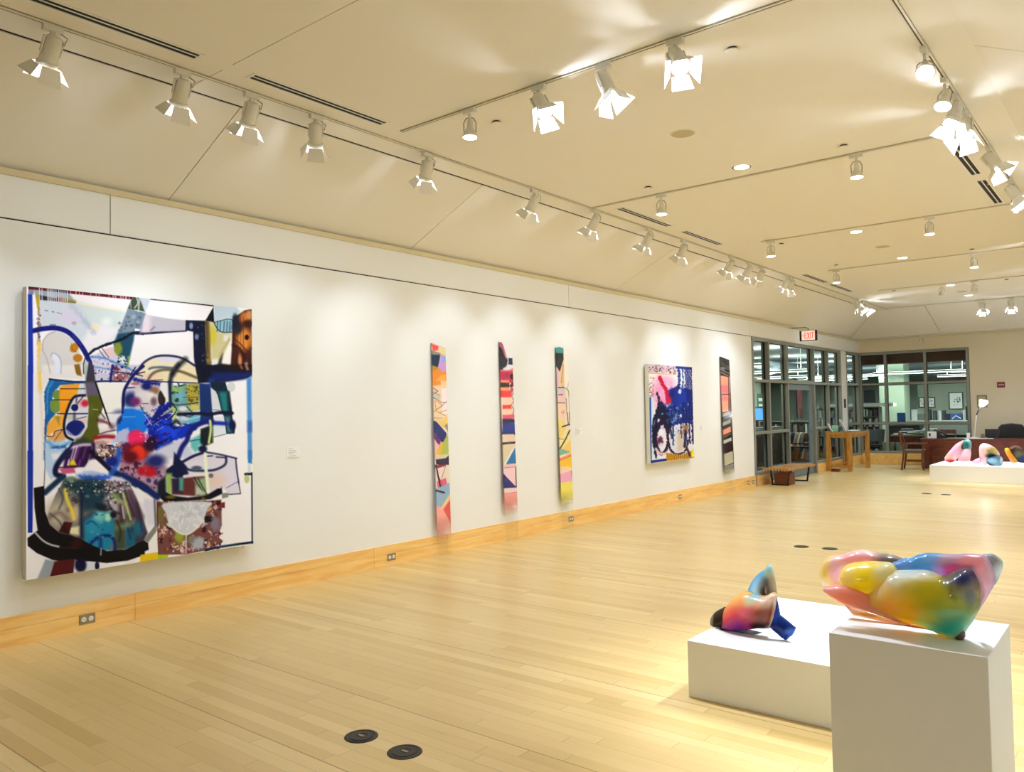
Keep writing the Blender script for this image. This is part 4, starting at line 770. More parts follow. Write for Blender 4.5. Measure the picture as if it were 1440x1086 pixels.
pa = thing('painting', 'large abstract painting of tangled blue, black and orange forms on white', 'painting')
canv_m = paint_mat('canvas_paint', 0.55)
XP = 0.105
o, (y0, y1, z0, z1) = painted_panel('painted_face', p, [(38, 403), (355.2, 434.5), (355.6, 766.5), (36.3, 815)], XP, 470, 560, pa, canv_m)
MB().box(0.03, XP-0.0015, y0, y1, z0, z1).build('canvas_edge', side_m, pa, label='pale canvas wrapped round the stretcher')
MB().box(0.0, 0.03, y0+.12, y1-.12, z0+.12, z1-.12).build('hanging_batten', side_m, pa)

# ---- second painting
q = Paint(898, 503, 990, 665, 3, (228, 226, 236)); q.crop(900, 505, 6.788)
q.poly([(78,50),(350,60),(345,145),(80,140)], (214,190,200), 3); q.warp(.6,1).speck(80,55,340,140,60,[(110,70,90),(236,225,232),(180,120,150),(60,40,60)],(3,10),2); q.warp(0).poly([(78,140),(345,150),(350,290),(160,300),(90,370)], (244,236,240), 5)
q.speck(85,160,130,370,40,[(120,100,90),(170,150,120),(230,220,220)],(5,11),3); q.line([(90,140),(340,152)], 9, (230,180,96), 1); q.blob(190,330,70,130,(240,160,206),.7); q.blob(240,220,70,50,(244,176,218),.7); q.blob(270,290,60,90,(246,180,214),.7); q.blob(220,440,40,50,(236,140,190),.7); q.speck(140,170,300,460,40,[(226,110,170),(250,220,236)],(4,9),4,.7)
q.warp(.8,1.5).line([(184,180),(215,250),(255,320),(290,400),(290,470)], 34, (196,20,60), 1.5); q.line([(255,330),(270,430)], 46, (190,26,66), 2); q.poly([(80,372),(130,372),(130,900),(95,970),(90,700)], (206,228,240), 3)
q.warp(0); q.line([(350,80),(505,86)], 24, (20,52,152), 1, 1, False); q.poly([(380,100),(420,100),(420,260),(385,260)],(214,234,240),3)
q.warp(1.2,2).poly([(290,290),(330,280),(370,250),(400,300),(440,280),(500,300),(510,520),(500,640),(420,620),(330,640),(290,700),(270,600),(200,620),(150,760),(140,600),(160,480),(190,400),(250,470),(300,420)], (24,40,128), 1.5)
q.poly([(150,500),(200,400),(270,500),(300,640),(270,740),(200,640),(140,760)], (18,20,52), 2.5); q.blob(410,420,70,120,(20,50,160),.6); q.blob(300,330,30,50,(22,30,120),.4); q.speck(200,440,480,620,70,[(14,20,70),(40,70,180),(100,150,190),(20,20,60)],(6,18),5,.8,.6); q.speck(270,500,370,600,24,[(140,180,180),(60,110,130)],(5,14),6,.7,.4)
for x, a, b in ((362,90,300),(375,90,280),(405,90,300),(432,90,320),(448,90,400),(462,90,420),(478,90,460),(495,90,700)): q.line([(x,a),(x+6,(a+b)/2),(x,b)], 11, (14,26,110), .9)
for x in (410,440,470,500): q.line([(x,430),(x-4,640),(x+2,820)], 15, (18,24,90), 1.2)
q.blob(378,318,14,22,(206,216,240),.2); q.blob(388,550,9,18,(200,210,236),.2); q.warp(0)
q.line([(97,374),(104,960)], 15, (22,66,166), 1); q.line([(110,964),(240,958)], 24, (20,50,130), 1)
q.warp(.8,2); q.line([(160,330),(178,420),(140,560),(122,640),(135,800),(150,930)], 18, (14,18,50), 1); q.line([(170,600),(150,760),(170,860),(205,900),(250,850),(262,740),(235,640),(200,590)], 26, (44,14,44), 1.2); q.line([(150,640),(130,780),(160,860)], 34, (16,16,46), 1.5); q.blob(195,700,22,32,(232,232,240),.15); q.blob(175,590,10,22,(200,210,236),.2); q.blob(205,650,16,14,(210,210,230),.3); q.blob(190,780,26,40,(96,40,76),.4); q.blob(195,815,16,16,(214,200,214),.3); q.line([(215,640),(235,700)],12,(214,220,236),1.5)
q.poly([(268,745),(300,650),(430,640),(440,860),(400,905),(320,895),(280,850)], (214,218,228), 2); q.poly([(350,700),(410,690),(410,880),(350,890)], (206,190,170), 5); q.poly([(405,640),(460,650),(450,720),(400,730)], (150,110,80), 3); q.line([(262,735),(275,840),(310,900),(380,915),(430,880),(455,790)], 15, (30,16,46), 1); q.line([(312,640),(310,830)], 13, (20,40,110), 1); q.line([(385,620),(390,760)], 10, (20,30,90), 1); q.line([(430,700),(420,850)], 22, (24,20,60), 1.5); q.line([(290,690),(300,760)],16,(20,24,70),1.5); q.speck(320,650,400,740,14,[(30,40,90),(120,120,150)],(3,7),8)
q.warp(0); q.poly([(240,890),(300,905),(400,925),(460,900),(515,880),(512,962),(250,975)], (206,152,36), 2); q.warp(.5,1)
for x in range(255, 505, 18): q.line([(x,905),(x-4,960)], 6, (96,60,30), .8, .8)
q.warp(0); q.poly([(490,880),(515,880),(513,950),(480,950)], (238,230,60), 2); q.line([(150,850),(185,895),(230,900)], 22, (226,196,206), 2); q.line([(440,860),(470,940)],20,(60,30,60),1.5); q.line([(500,560),(515,620),(505,700),(515,830)],14,(14,24,80),1.2)
pb = thing('painting', 'smaller abstract painting, cobalt blue mass with a crimson slash, between the tall boards', 'painting')
o, (y0, y1, z0, z1) = painted_panel('painted_face', q, [(911.8, 512.6), (974.0, 515.8), (975.4, 647.0), (915.2, 649.4)], 0.10, 170, 330, pb, canv_m)
MB().box(0.03, 0.0985, y0, y1, z0, z1).build('canvas_edge', mat('canvas_side_white', rgb(226, 222, 206), .8), pb)
MB().box(0.0, 0.03, y0+.12, y1-.12, z0+.12, z1-.12).build('hanging_batten', side_m, pb)

# ---- tall painted boards (pattern frames: first half, second half)
def board_paint(kind):
    b = Paint(40, 20, 260, 2300, 0.55, (238, 226, 210)); P_ = b.poly
    if kind == 1:
        P_([(60,40),(250,40),(250,560),(60,560)], (242,196,170), 6); P_([(80,60),(240,100),(240,170),(80,170)], (236,206,190), 8); P_([(85,60),(160,80),(150,120),(95,135)], (238,80,84), 4); P_([(165,80),(235,100),(235,165),(170,150)], (236,224,160), 6); P_([(60,120),(180,150),(150,300),(60,290)], (150,140,130), 10); P_([(60,170),(175,170),(150,300),(60,280)], (12,48,84), 16)
        P_([(185,160),(238,190),(238,330),(180,350),(148,300)], (206,160,228), 5); P_([(190,165),(238,190),(238,240),(180,230)], (150,176,238), 10)
        P_([(60,275),(150,300),(200,345),(238,330),(238,450),(60,560)], (242,146,56), 8); P_([(60,275),(150,300),(130,330),(60,340)], (190,140,50), 4); P_([(120,440),(180,380),(230,370),(230,440)], (250,176,80), 8); P_([(175,440),(238,440),(238,500),(175,500)], (250,214,160), 6)
        P_([(60,500),(175,480),(238,500),(238,860),(60,860)], (244,216,180), 10); P_([(175,515),(238,515),(238,780),(185,780)], (250,238,240), 8); P_([(60,500),(140,540),(60,580)], (236,190,170), 4); P_([(60,570),(165,590),(165,640),(60,620)], (206,204,198), 6)
        for pts, c in (([(95,510),(145,545),(100,575)], (70,40,40)), ([(95,610),(180,665),(225,665)], (90,60,60)), ([(100,560),(165,590)], (110,90,80)), ([(110,650),(125,740),(185,690),(110,640)], (200,90,80)), ([(100,755),(180,700),(230,650)], (150,110,80)), ([(120,750),(210,800)], (160,120,80)), ([(100,820),(180,825)], (170,130,90)), ([(150,770),(230,740)],(160,120,90))): b.line(pts, 6, c, 2, .9, False)
        P_([(100,820),(180,850),(235,790),(235,960),(180,920)], (240,208,120), 8); P_([(200,900),(235,880),(235,980)], (150,140,110), 8)
        P_([(85,840),(125,860),(218,980),(215,1030),(180,1070),(85,1000)], (12,34,116), 5); P_([(85,960),(120,980),(165,1086),(85,1086)], (120,50,120), 6); P_([(60,1020),(110,1020),(150,1090),(60,1090)], (236,150,150), 6); P_([(215,1040),(238,960),(238,1120),(160,1100)], (170,186,84), 8)
        b.crop(0, 1013.6, 1)
        P_([(90,0),(160,100),(110,200),(90,220)], (238,190,190), 6); P_([(100,0),(170,0),(150,90),(125,60)], (100,40,120), 5); P_([(150,0),(215,-20),(190,60),(165,60)], (14,30,110), 5); P_([(215,0),(240,10),(240,190),(150,200),(130,180)], (176,190,90), 8); P_([(150,90),(190,50),(160,180),(110,190)], (232,180,40), 6); P_([(90,190),(240,190),(240,240),(90,240)], (222,204,180), 10)
        P_([(115,232),(205,226),(240,190),(240,300),(120,285)], (24,12,60), 3); P_([(125,290),(205,290),(200,325),(130,325)], (150,20,50), 3); P_([(115,325),(240,300),(240,560),(115,560)], (238,214,208), 6); P_([(195,320),(240,300),(240,480),(200,470)], (232,222,196), 10); P_([(125,455),(200,430),(215,520),(130,525)], (222,96,130), 10)
        b.line([(118,290),(135,400),(155,520)], 13, (14,12,22), 2); b.line([(200,310),(165,430)], 6, (150,120,90), 2); b.line([(145,420),(175,520)], 6, (200,30,80), 2)
        P_([(115,530),(240,480),(240,600),(160,730),(115,700)], (146,178,206), 8); b.line([(122,548),(182,578)], 17, (16,14,30), 2, 1, False); b.line([(160,730),(235,600)], 12, (238,206,110), 3); P_([(170,740),(238,610),(238,700),(180,780)], (244,190,110), 6)
        P_([(115,690),(160,740),(240,640),(240,1200),(115,1200)], (246,166,156), 10); P_([(175,750),(236,650),(236,940),(215,860)], (224,82,80), 8)
    elif kind == 2:
        P_([(60,30),(250,30),(250,2200),(60,2200)], (238,216,204), 1); P_([(60,30),(160,30),(195,180),(150,215),(60,200)], (176,90,124), 4); P_([(120,60),(165,70),(185,175),(150,200)], (206,150,174), 4); P_([(80,80),(110,110),(145,200),(170,215),(160,290),(60,340)], (22,12,36), 5); P_([(60,200),(100,220),(120,330),(60,340)], (30,46,66), 8)
        P_([(175,200),(230,200),(230,270),(172,265)], (22,38,84), 3); b.line([(178,200),(176,290)], 12, (140,160,200), 3); P_([(165,275),(230,268),(230,300),(150,345),(120,330)], (238,238,248), 3); P_([(95,325),(180,325),(230,300),(230,340),(95,345)], (236,120,134), 6)
        P_([(80,340),(230,335),(230,460),(80,460)], (196,50,90), 5); P_([(100,355),(180,350),(180,400),(100,410)], (186,30,80), 6); P_([(105,385),(140,385),(140,425),(105,430)],(200,20,110),5); b.blob(212,392,22,30,(40,6,30),.3); P_([(95,432),(182,432),(182,456),(95,456)], (244,150,120), 4); P_([(95,458),(182,458),(182,508),(95,508)], (64,36,20), 5); P_([(180,490),(230,430),(230,490),(200,510)], (90,20,70), 5); P_([(95,508),(182,508),(182,540),(95,540)], (244,160,110), 6); P_([(95,540),(190,538),(205,580),(190,610),(95,610)], (238,64,64), 5); P_([(195,500),(230,520),(205,570),(185,540)], (196,80,100), 4)
        P_([(110,615),(190,612),(222,645),(190,685),(110,685)], (246,210,190), 3); P_([(110,688),(190,686),(200,728),(110,728)], (236,62,60), 5); P_([(110,732),(195,728),(222,770),(200,790),(110,790)], (244,208,184), 4); P_([(110,790),(230,785),(230,830),(110,830)], (228,90,120), 8); b.line([(222,560),(200,600),(225,645),(195,690),(222,735),(205,790)], 8, (150,100,110), 2, 1, False)
        P_([(110,830),(200,830),(224,850),(224,1005),(210,988),(110,985)], (14,48,150), 4); P_([(110,832),(220,835),(220,870),(110,880)], (12,18,66), 10); P_([(118,992),(205,992),(224,1020),(224,1080),(118,1080)], (232,206,180), 2)
        b.crop(0, 977.4, 1)
        P_([(100,-10),(225,-10),(225,30),(210,14),(100,12)], (14,30,110), 2); P_([(115,16),(205,16),(222,40),(222,90),(115,90)], (234,208,184), 2); b.line([(112,104),(212,102)], 24, (26,10,14), 3, 1, False); b.line([(120,106),(205,104)], 5, (120,90,80), 2, 1, False); P_([(112,125),(224,125),(224,320),(112,320)], (222,208,172), 6)
        P_([(218,150),(222,318),(135,318)], (28,112,170), 2); b.line([(128,315),(212,150)], 12, (240,240,250), 2, 1, False); P_([(112,320),(225,320),(225,345),(112,345)], (244,196,204), 3); b.line([(125,352),(212,352)], 6, (150,60,70), 1.5, 1, False); P_([(120,358),(215,358),(215,560),(120,450)], (246,208,214), 2); b.line([(219,355),(219,560)], 10, (70,50,50), 2, 1, False)
        P_([(110,395),(130,430),(222,568),(115,558)], (12,22,118), 2); P_([(115,565),(225,572),(225,612),(115,608)], (246,214,218), 2); b.line([(120,612),(222,614)], 5, (170,70,90), 1.5, 1, False); P_([(115,616),(225,618),(225,1300),(115,1300)], (248,160,160), 6)
    elif kind == 3:
        P_([(40,20),(260,20),(260,2200),(40,2200)], (240,224,196), 1); P_([(50,80),(150,80),(152,220),(110,345),(70,280),(50,260)], (10,20,36), 5); P_([(50,80),(150,80),(150,150),(50,155)], (58,146,144), 14); P_([(160,100),(220,140),(220,520),(160,520)], (248,242,224), 4); P_([(60,270),(105,340),(112,520),(60,520)], (228,192,196), 6); P_([(148,220),(158,510),(118,510),(112,340)], (236,194,144), 5); b.line([(150,270),(125,460)], 6, (180,116,80), 3); b.line([(185,520),(205,440)], 12, (210,180,210), 6, .8)
        P_([(60,500),(165,500),(165,650),(60,650)], (216,206,206), 6); P_([(60,590),(165,590),(165,660),(60,655)], (236,200,196), 6); b.line([(98,508),(118,510)], 11, (60,20,50), 2, 1, False); b.line([(130,506),(155,508)], 11, (70,20,50), 2, 1, False); b.line([(102,582),(138,580)], 12, (190,50,80), 3, 1, False); b.line([(88,664),(158,666)], 8, (70,60,60), 2, 1, False); P_([(75,670),(165,670),(165,1086),(75,1086)], (242,208,180), 10); b.line([(125,755),(140,775),(152,755),(140,745)], 6, (224,110,110), 3); P_([(90,830),(150,850),(170,960),(90,1010)], (240,216,120), 14)
        b.line([(170,510),(200,545),(200,900)], 6, (70,80,70), 2, 1, False); b.line([(172,620),(176,770)], 7, (130,100,50), 2, 1, False); b.line([(180,770),(188,880)], 8, (60,70,70), 2, 1, False); b.line([(135,910),(192,890)], 15, (50,16,30), 2, 1, False); P_([(175,600),(200,600),(200,760),(178,760)], (240,224,220), 5)
        b.crop(0, 905, 1)
        P_([(85,0),(215,50),(215,300),(95,300)], (240,222,150), 8); P_([(85,0),(165,20),(130,120),(90,140)], (236,208,120), 12); b.line([(200,45),(160,140),(118,226)], 12, (22,40,30), 2, 1, False); b.line([(98,120),(145,135)], 6, (110,60,60), 2, 1, False); P_([(130,230),(200,150),(205,270),(150,260)], (240,200,96), 6); P_([(100,235),(130,230),(205,272),(100,300)], (120,176,160), 5); P_([(100,330),(205,285),(210,312),(100,355)], (248,140,96), 4); b.line([(105,352),(205,312)],6,(160,60,30),1.5)
        P_([(110,358),(210,312),(212,435),(110,400)], (248,196,26), 4); P_([(110,402),(212,438),(212,470),(110,500)], (246,214,180), 6); P_([(115,490),(205,460),(215,575),(115,575)], (240,170,200), 5); b.line([(205,460),(212,560)], 6, (190,120,170), 2); P_([(110,575),(216,575),(218,1300),(110,1300)], (236,226,96), 12)
    else:
        P_([(40,20),(260,20),(260,2200),(40,2200)], (30,26,28), 1); b.speck(60,60,130,160,24,[(60,64,70),(14,14,16),(90,90,96)],(6,16),2,.7); b.line([(60,160),(125,185)], 6, (150,140,140), 2); b.line([(62,180),(125,210)], 6, (170,150,140), 2); b.line([(60,150),(90,150)], 14, (110,110,120), 3)
        P_([(58,205),(118,215),(118,480),(70,490)], (250,168,138), 3); P_([(120,215),(130,215),(130,470),(122,475)], (246,140,140), 3); P_([(60,280),(118,280),(118,340),(62,340)], (240,130,140), 14); b.line([(62,352),(132,350)], 7, (50,20,24), 2, 1, False); P_([(66,360),(118,360),(118,400),(66,400)], (246,140,140), 8); b.line([(119,205),(124,470)], 5, (60,20,24), 1.5)
        P_([(72,500),(128,480),(128,505),(74,525)], (150,146,120), 2); P_([(74,570),(130,545),(132,572),(76,595)], (168,166,146), 2); P_([(80,625),(130,600),(134,640),(82,665)], (244,160,130), 5); b.line([(80,680),(132,655)], 5, (190,120,90), 2); b.line([(78,545),(130,520)],5,(90,86,80),2); P_([(86,705),(134,685),(136,710),(88,730)], (196,200,190), 2); P_([(90,808),(142,790),(146,880),(94,902)], (198,194,168), 3); P_([(94,905),(148,885),(152,1300),(96,1300)], (150,154,140), 5); b.line([(98,900),(98,1300)], 6, (60,60,56), 1.5)
    return b
BSPEC = {1: (7.25, 600, 475, (78, 122), (238, 232)), 2: (7.25, 695, 475, (78, 124), (226, 224)), 3: (7.25, 775, 475, (62, 132), (200, 214)), 4: (5.43, 1005, 490, (50, 98), (131, 152))}
board_m = paint_mat('clear_acrylic_with_paint', 0.15, 0.5, clear=True)
def board(kind, label, top_px, low_px, top_shape, fade):
    """top_px, low_px: ((left x, right x), y) rows of the photo used to size the board"""
    k, ox, oy, Lx, Rx = BSPEC[kind]; c = board_paint(kind)
    root = thing('painted_board', label, 'painted board', group='tall narrow painted boards leaning on the long wall')
    XM = 0.075
    (a0, a1), ya = top_px; tl, tr = at(a0, ya, 0, XM), at(a1, ya, 0, XM)
    (b0, b1), yb = low_px; bl, br = at(b0, yb, 0, XM), at(b1, yb, 0, XM)
    y0, y1, ztop = (tl.y+bl.y)/2, (tr.y+br.y)/2, tl.z
    nu, nv = 36, 420; th = 0.014; X0, X1 = 0.012, 0.065
    U, V = np.meshgrid(np.linspace(0, 1, nu), np.linspace(0, 1, nv)); u, v = U.ravel(), V.ravel()
    zt = ztop-top_shape(u); zz = zt*(1-v); fr = 1-zz/ztop
    co = np.stack([X0+(X1-X0)*fr+th, y0+(y1-y0)*u, zz], 1)
    # rows of the photo for each height: linear between top row and low row
    pyr = ya+(yb-ya)*(ztop-zz)/(ztop-bl.z); cy = (pyr-oy)*k
    f0 = (ya-oy)*k; f1 = (yb-oy)*k; w = np.clip((cy-f0)/(f1-f0), 0, 1.1)
    L_, R_ = Lx[0]+(Lx[1]-Lx[0])*w+8, Rx[0]+(Rx[1]-Rx[0])*w-2
    cols = c.sample(L_+(R_-L_)*u, cy)
    al = np.clip((fade[1]-pyr)/(fade[1]-fade[0]), 0, 1)
    idx = np.arange(nu*nv).reshape(nv, nu); f = np.stack([idx[:-1, :-1], idx[1:, :-1], idx[1:, 1:], idx[:-1, 1:]], -1).reshape(-1, 4)
    back = co.copy(); back[:, 0] -= th; n0 = len(co); sd = []
    for a in (idx[:, 0][::-1], idx[:, -1], idx[0, :], idx[-1, :][::-1]):
        for i in range(len(a)-1): sd.append((a[i], a[i+1], a[i+1]+n0, a[i]+n0))
    me = bpy.data.meshes.new('board'); me.from_pydata(np.vstack([co, back]).tolist(), [], f.tolist()+(f[:, ::-1]+n0).tolist()+[list(map(int, t)) for t in sd]); me.update()
    set_attr(me, np.vstack([cols, cols*0.85]), np.concatenate([al, al]))
    me.materials.append(board_m); o = bpy.data.objects.new('board', me); COL.objects.link(o); o.parent = root
    return root
def shp1(u): return 0.05*u
def shp2(u): return np.where(u < .55, 0.25*np.maximum(0, u-.12)**1.6*3, 0.19)*1.0
def shp3(u): return np.where(u < .66, 0.02*np.abs(u-.3)*2, 0.10)
def shp4(u): return 0.05*u
board(1, 'tall narrow painted board with orange, navy and coral shapes, left of three', ((610.5, 633), 481.5), ((617, 632), 747), shp1, (725, 762))
board(2, 'tall narrow painted board with crimson, coral and cobalt bands, middle of three', ((705.5, 726.5), 480.5), ((712.5, 726), 722), shp2, (695, 725))
board(3, 'tall narrow painted board with dark teal top and yellow foot, right of three', ((783.5, 803), 487), ((793, 805), 704), shp3, (690, 712))
board(4, 'tall narrow black board with coral panels near the glazed screen', ((1014.3, 1029), 501), ((1022.5, 1033), 668), shp4, (655, 668))

# ---- wall labels (small cards with lines of print)
card_m = mat('card_white', rgb(240, 240, 236), 0.7); ink = mat('print_grey', rgb(120, 120, 118), 0.8)
for (px, py, lb) in ((413, 636, 'small white wall label right of the large painting'), (814, 607, 'small white wall label right of the yellow-footed board'), (987, 602, 'small white wall label right of the blue painting')):
    c = at(px, py, 0, 0.004); r = thing('wall_label', lb, 'label', (0, c.y, c.z), group='wall labels')
    MB().box(0, .006, -.075, .075, -.05, .05).build('card', card_m, r)
    t = MB()
    for i, w in enumerate((.05, .08, .09, .06, .085)): t.box(.006, .0065, -.06, -.06+w, .03-i*.016, .033-i*.016)
    t.build('print', ink, r)
# ---- outlets on the baseboard
met = mat('brushed_outlet_plate', rgb(150, 140, 112), 0.4, 0.5); rec = mat('ivory_receptacle', rgb(240, 238, 222), 0.4)
ol = ['nearest, below the large painting', 'left of the first tall board', 'below the yellow-footed board', 'below the blue painting', 'left of two near the bench', 'right of two near the bench']
for (y, z), lb in zip(((2.676, .09), (5.76, .085), (9.09, .10), (12.35, .10), (15.30, .10), (15.52, .10)), ol):
    r = thing('wall_outlet', 'metal outlet plate on maple baseboard, '+lb, 'outlet', (0.018, y, z), group='outlets along the baseboard')
    MB().box(0, .005, -.058, .058, -.036, .036).build('plate', met, r, bevel=.002)
    for s in (-1, 1):
        Mx = Matrix.Translation((.005, s*.026, 0)) @ Matrix.Rotation(PI/2, 4, 'Y')
        MB().lathe([(.018, 0), (.018, .003), (.001, .003)], 20, M=Mx, cap=False).build('receptacle', rec, r)
        MB().box(.008, .0085, s*.026-.008, s*.026-.005, -.004, .007).box(.008, .0085, s*.026+.005, s*.026+.008, -.004, .007).box(.008, .0085, s*.026-.002, s*.026+.002, -.012, -.008).build('slot', black, r)
# ---- floor boxes in pairs
brz = mat('dark_bronze', rgb(38, 30, 24), 0.45, 0.5)
fl_l = ['near left of the nearest pair', 'near right of the nearest pair', 'left of the middle pair', 'right of the middle pair', 'left of the far pair', 'right of the far pair']
for (x, y), lb in zip(((3.232, 2.621), (3.54, 2.624), (3.165, 9.15), (3.471, 9.183), (3.13, 15.75), (3.445, 15.72)), fl_l):
    r = thing('floor_outlet', 'round dark bronze outlet cover set in the floor, '+lb, 'floor outlet', (x, y, 0), group='round floor outlet covers')
    MB().lathe([(.084, 0), (.082, .003), (.07, .005), (.068, .003), (.001, .003)], 40, cap=False).build('ring', brz, r, smooth=True)
    b_ = MB(); b_.lathe([(.060, .003), (.058, .0055), (.030, .0055), (.028, .0035), (.001, .0035)], 36, cap=False).build('lid', brz, r, smooth=True)
    MB().box(-.02, .02, -.006, .006, .0035, .006).build('latch', met, r)
# ================================================================ plinths and sculptures
plm = mat('plinth_paint', rgb(230, 231, 228), 0.5, bump=.05, bscale=120)
def plinth(name, x0, x1, y0, y1, h, label):
    r = MB().box(-(x1-x0)/2, (x1-x0)/2, -(y1-y0)/2, (y1-y0)/2, 0, h).build(name, plm, bevel=.003)
    r.location = ((x0+x1)/2, (y0+y1)/2, 0.0005); tag(r, label, 'plinth')
    return r
plinth('plinth', 5.487, 5.945, 2.712, 3.16, 0.85, 'tall white plinth in the foreground, cut by the picture bottom')
plinth('plinth', 4.285, 5.42, 4.07, 5.33, 0.31, 'low wide white plinth behind the tall one')
plinth('plinth', 2.68, 6.1, 18.3, 19.9, 0.335, 'long low white plinth at the far end before the desk')

GAM = 0.52; ZMIN = .8545
sheet_m = paint_mat('glossy_tinted_acrylic', 0.18, 0.5, trans=0.1)
def sheet(root, pts, plane_y, bulge, paint, off=0.0, tilt=0.0, tiltx=0.0, step=None, thick=0.006, name='curled_sheet', R=None, ax=1, dirn=-1, sm=True, zmin=None):
    """a swollen curved sheet: outline given by photo pixels met with the vertical plane coordinate[ax]=plane_y, domed towards the room"""
    P = smooth_line(pts, 5, True) if sm else np.array(pts, float)
    W3 = [at(a, b, ax, plane_y+off) for a, b in P]
    hx = 0 if ax == 1 else 1
    poly2 = np.array([(w[hx], w.z) for w in W3])
    mn, mx = poly2.min(0), poly2.max(0); size = (mx-mn).max(); st = step or size/34
    gx, gz = np.meshgrid(np.arange(mn[0]+st/2, mx[0], st), np.arange(mn[1]+st/2, mx[1], st)); G = np.stack([gx.ravel(), gz.ravel()], 1)
    def inside(Q):
        ins = np.zeros(len(Q), bool); n = len(poly2)
        for i in range(n):
            a, b = poly2[i], poly2[(i+1) % n]
            if a[1] == b[1]: continue
            ins ^= ((a[1] > Q[:, 1]) != (b[1] > Q[:, 1])) & (Q[:, 0] < (b[0]-a[0])*(Q[:, 1]-a[1])/(b[1]-a[1])+a[0])
        return ins
    def dist(Q):
        d = np.full(len(Q), 1e9); n = len(poly2)
        for i in range(n):
            a, b = poly2[i], poly2[(i+1) % n]; v = b-a; t = np.clip(((Q-a)@v)/(v@v+1e-12), 0, 1)
            d = np.minimum(d, np.linalg.norm(Q-a-t[:, None]*v, axis=1))
        return d
    G = G[inside(G)]; G = G[dist(G) > st*0.45]
    V = [Vector(v) for v in poly2]+[Vector(v) for v in G]; n = len(poly2)
    res = delaunay_2d_cdt(V, [(i, (i+1) % n) for i in range(n)], [list(range(n))], 1, 1e-6)
    Q = np.array([tuple(v) for v in res[0]]); F = [list(f) for f in res[2]]
    d = dist(Q); Rr = R or max(d.max(), 1e-4); t = np.clip(d/Rr, 0, 1)
    dep = bulge*np.sqrt(np.clip(1-(1-t)**2, 0, 1))
    c0 = Q.mean(0)
    yy = plane_y+off+dirn*dep+tilt*(Q[:, 1]-c0[1])+tiltx*(Q[:, 0]-c0[0])
    # keep each vertex on its own place in the room: pattern sampled where the undomed outline lies
    co = np.zeros((len(Q), 3)); co[:, hx] = Q[:, 0]; co[:, 2] = Q[:, 1]; co[:, ax] = yy
    zmin = ZMIN if zmin is None else zmin
    if zmin is not None: co[:, 2] = np.maximum(co[:, 2], zmin)
    base = np.zeros((len(Q), 3)); base[:, hx] = Q[:, 0]; base[:, 2] = Q[:, 1]; base[:, ax] = plane_y+off
    rel = base-np.array(CAMP); fx_, fy_, fz_ = rel@np.array(_r2), rel@np.array(_u2), rel@np.array(_f)
    X, Y = 720+FPX*fx_/fz_, 543-FPX*fy_/fz_
    o0 = np.array([root.location.x, root.location.y, root.location.z])
    me = bpy.data.meshes.new(name); me.from_pydata((co-o0).tolist(), [], F); me.update()
    set_attr(me, 255*(paint.sample(X, Y)/255)**GAM, k=1.0); me.materials.append(sheet_m)
    me.polygons.foreach_set('use_smooth', [True]*len(me.polygons))
    o = bpy.data.objects.new(name, me); COL.objects.link(o); o.parent = root
    md = o.modifiers.new('thickness', 'SOLIDIFY'); md.thickness = thick; md.offset = 0
    return o
# ---- big one
J = lambda L: [(1145+a/7.757, 765+b/7.757) for a, b in L]
K = lambda L: [(1280+a/6.787, 765+b/6.787) for a, b in L]
s = Paint(1150, 765, 1412, 912, 2.4, (250, 190, 60))
def newp(base): return Paint(1150, 765, 1412, 912, 2.4, base)
pj = lambda q: q.crop(1145, 765, 7.757)
pk = lambda q: q.crop(1280, 765, 6.787)
big = thing('sculpture', 'large glossy folded sculpture of yellow, pink, blue and teal sheets on the tall plinth', 'sculpture', (5.847, 2.869, 0.851))
YP = 2.90
q1 = newp((246,190,190)); pj(q1); q1.poly([(70,280),(100,190),(200,120),(230,300),(230,480),(80,440)], (246,236,70), 40); q1.blob(130,420,60,70,(250,244,220),.6); q1.blob(270,260,60,140,(246,190,222),.7); q1.blob(540,150,200,50,(252,160,166),.6); q1.blob(580,90,200,22,(252,214,214),.6); q1.poly([(740,100),(1000,150),(1000,240),(760,220)], (40,46,40), 30); q1.blob(860,120,120,16,(160,160,130),.6); q1.blob(280,440,60,40,(226,170,130),.6)
sheet(big, J([(80,300),(100,210),(170,145),(250,130),(320,125),(450,80),(560,78),(700,108),(800,112),(900,140),(990,180),(960,240),(860,235),(700,215),(450,230),(360,260),(330,340),(335,470),(230,475),(120,465),(88,390)]), YP, .05, q1, off=.10)
q2 = newp((250,226,70)); pj(q2); q2.blob(620,380,110,120,(252,232,10),.7); q2.blob(400,360,90,120,(252,228,110),.7); q2.blob(800,260,90,90,(226,224,170),.8); q2.blob(520,540,120,60,(250,200,110),.7)
sheet(big, J([(303,370),(312,290),(370,235),(470,210),(600,198),(720,202),(850,222),(930,330),(900,560),(760,640),(600,600),(430,540),(320,470)]), YP, .085, q2, off=.03)
q3 = newp((250,150,124)); pj(q3); q3.blob(200,480,120,40,(250,170,170),.7); q3.blob(400,580,120,50,(252,140,116),.7); q3.blob(760,760,160,60,(250,190,110),.7); q3.line([(95,490),(200,590),(420,690),(700,790)], 16, (254,224,214), 10)
sheet(big, J([(95,490),(130,468),(220,458),(330,464),(460,500),(600,560),(760,640),(900,760),(1000,850),(1046,884),(900,842),(740,782),(560,722),(430,690),(330,655),(220,590),(140,540)]), YP, .035, q3, off=-.045, sm=False)
q4 = newp((250,196,90)); pj(q4); q4.blob(760,560,150,160,(252,214,80),.7); q4.blob(900,660,120,120,(252,160,40),.6); q4.blob(960,370,200,60,(224,224,196),.7); q4.blob(760,460,100,80,(244,210,130),.7); pk(q4)
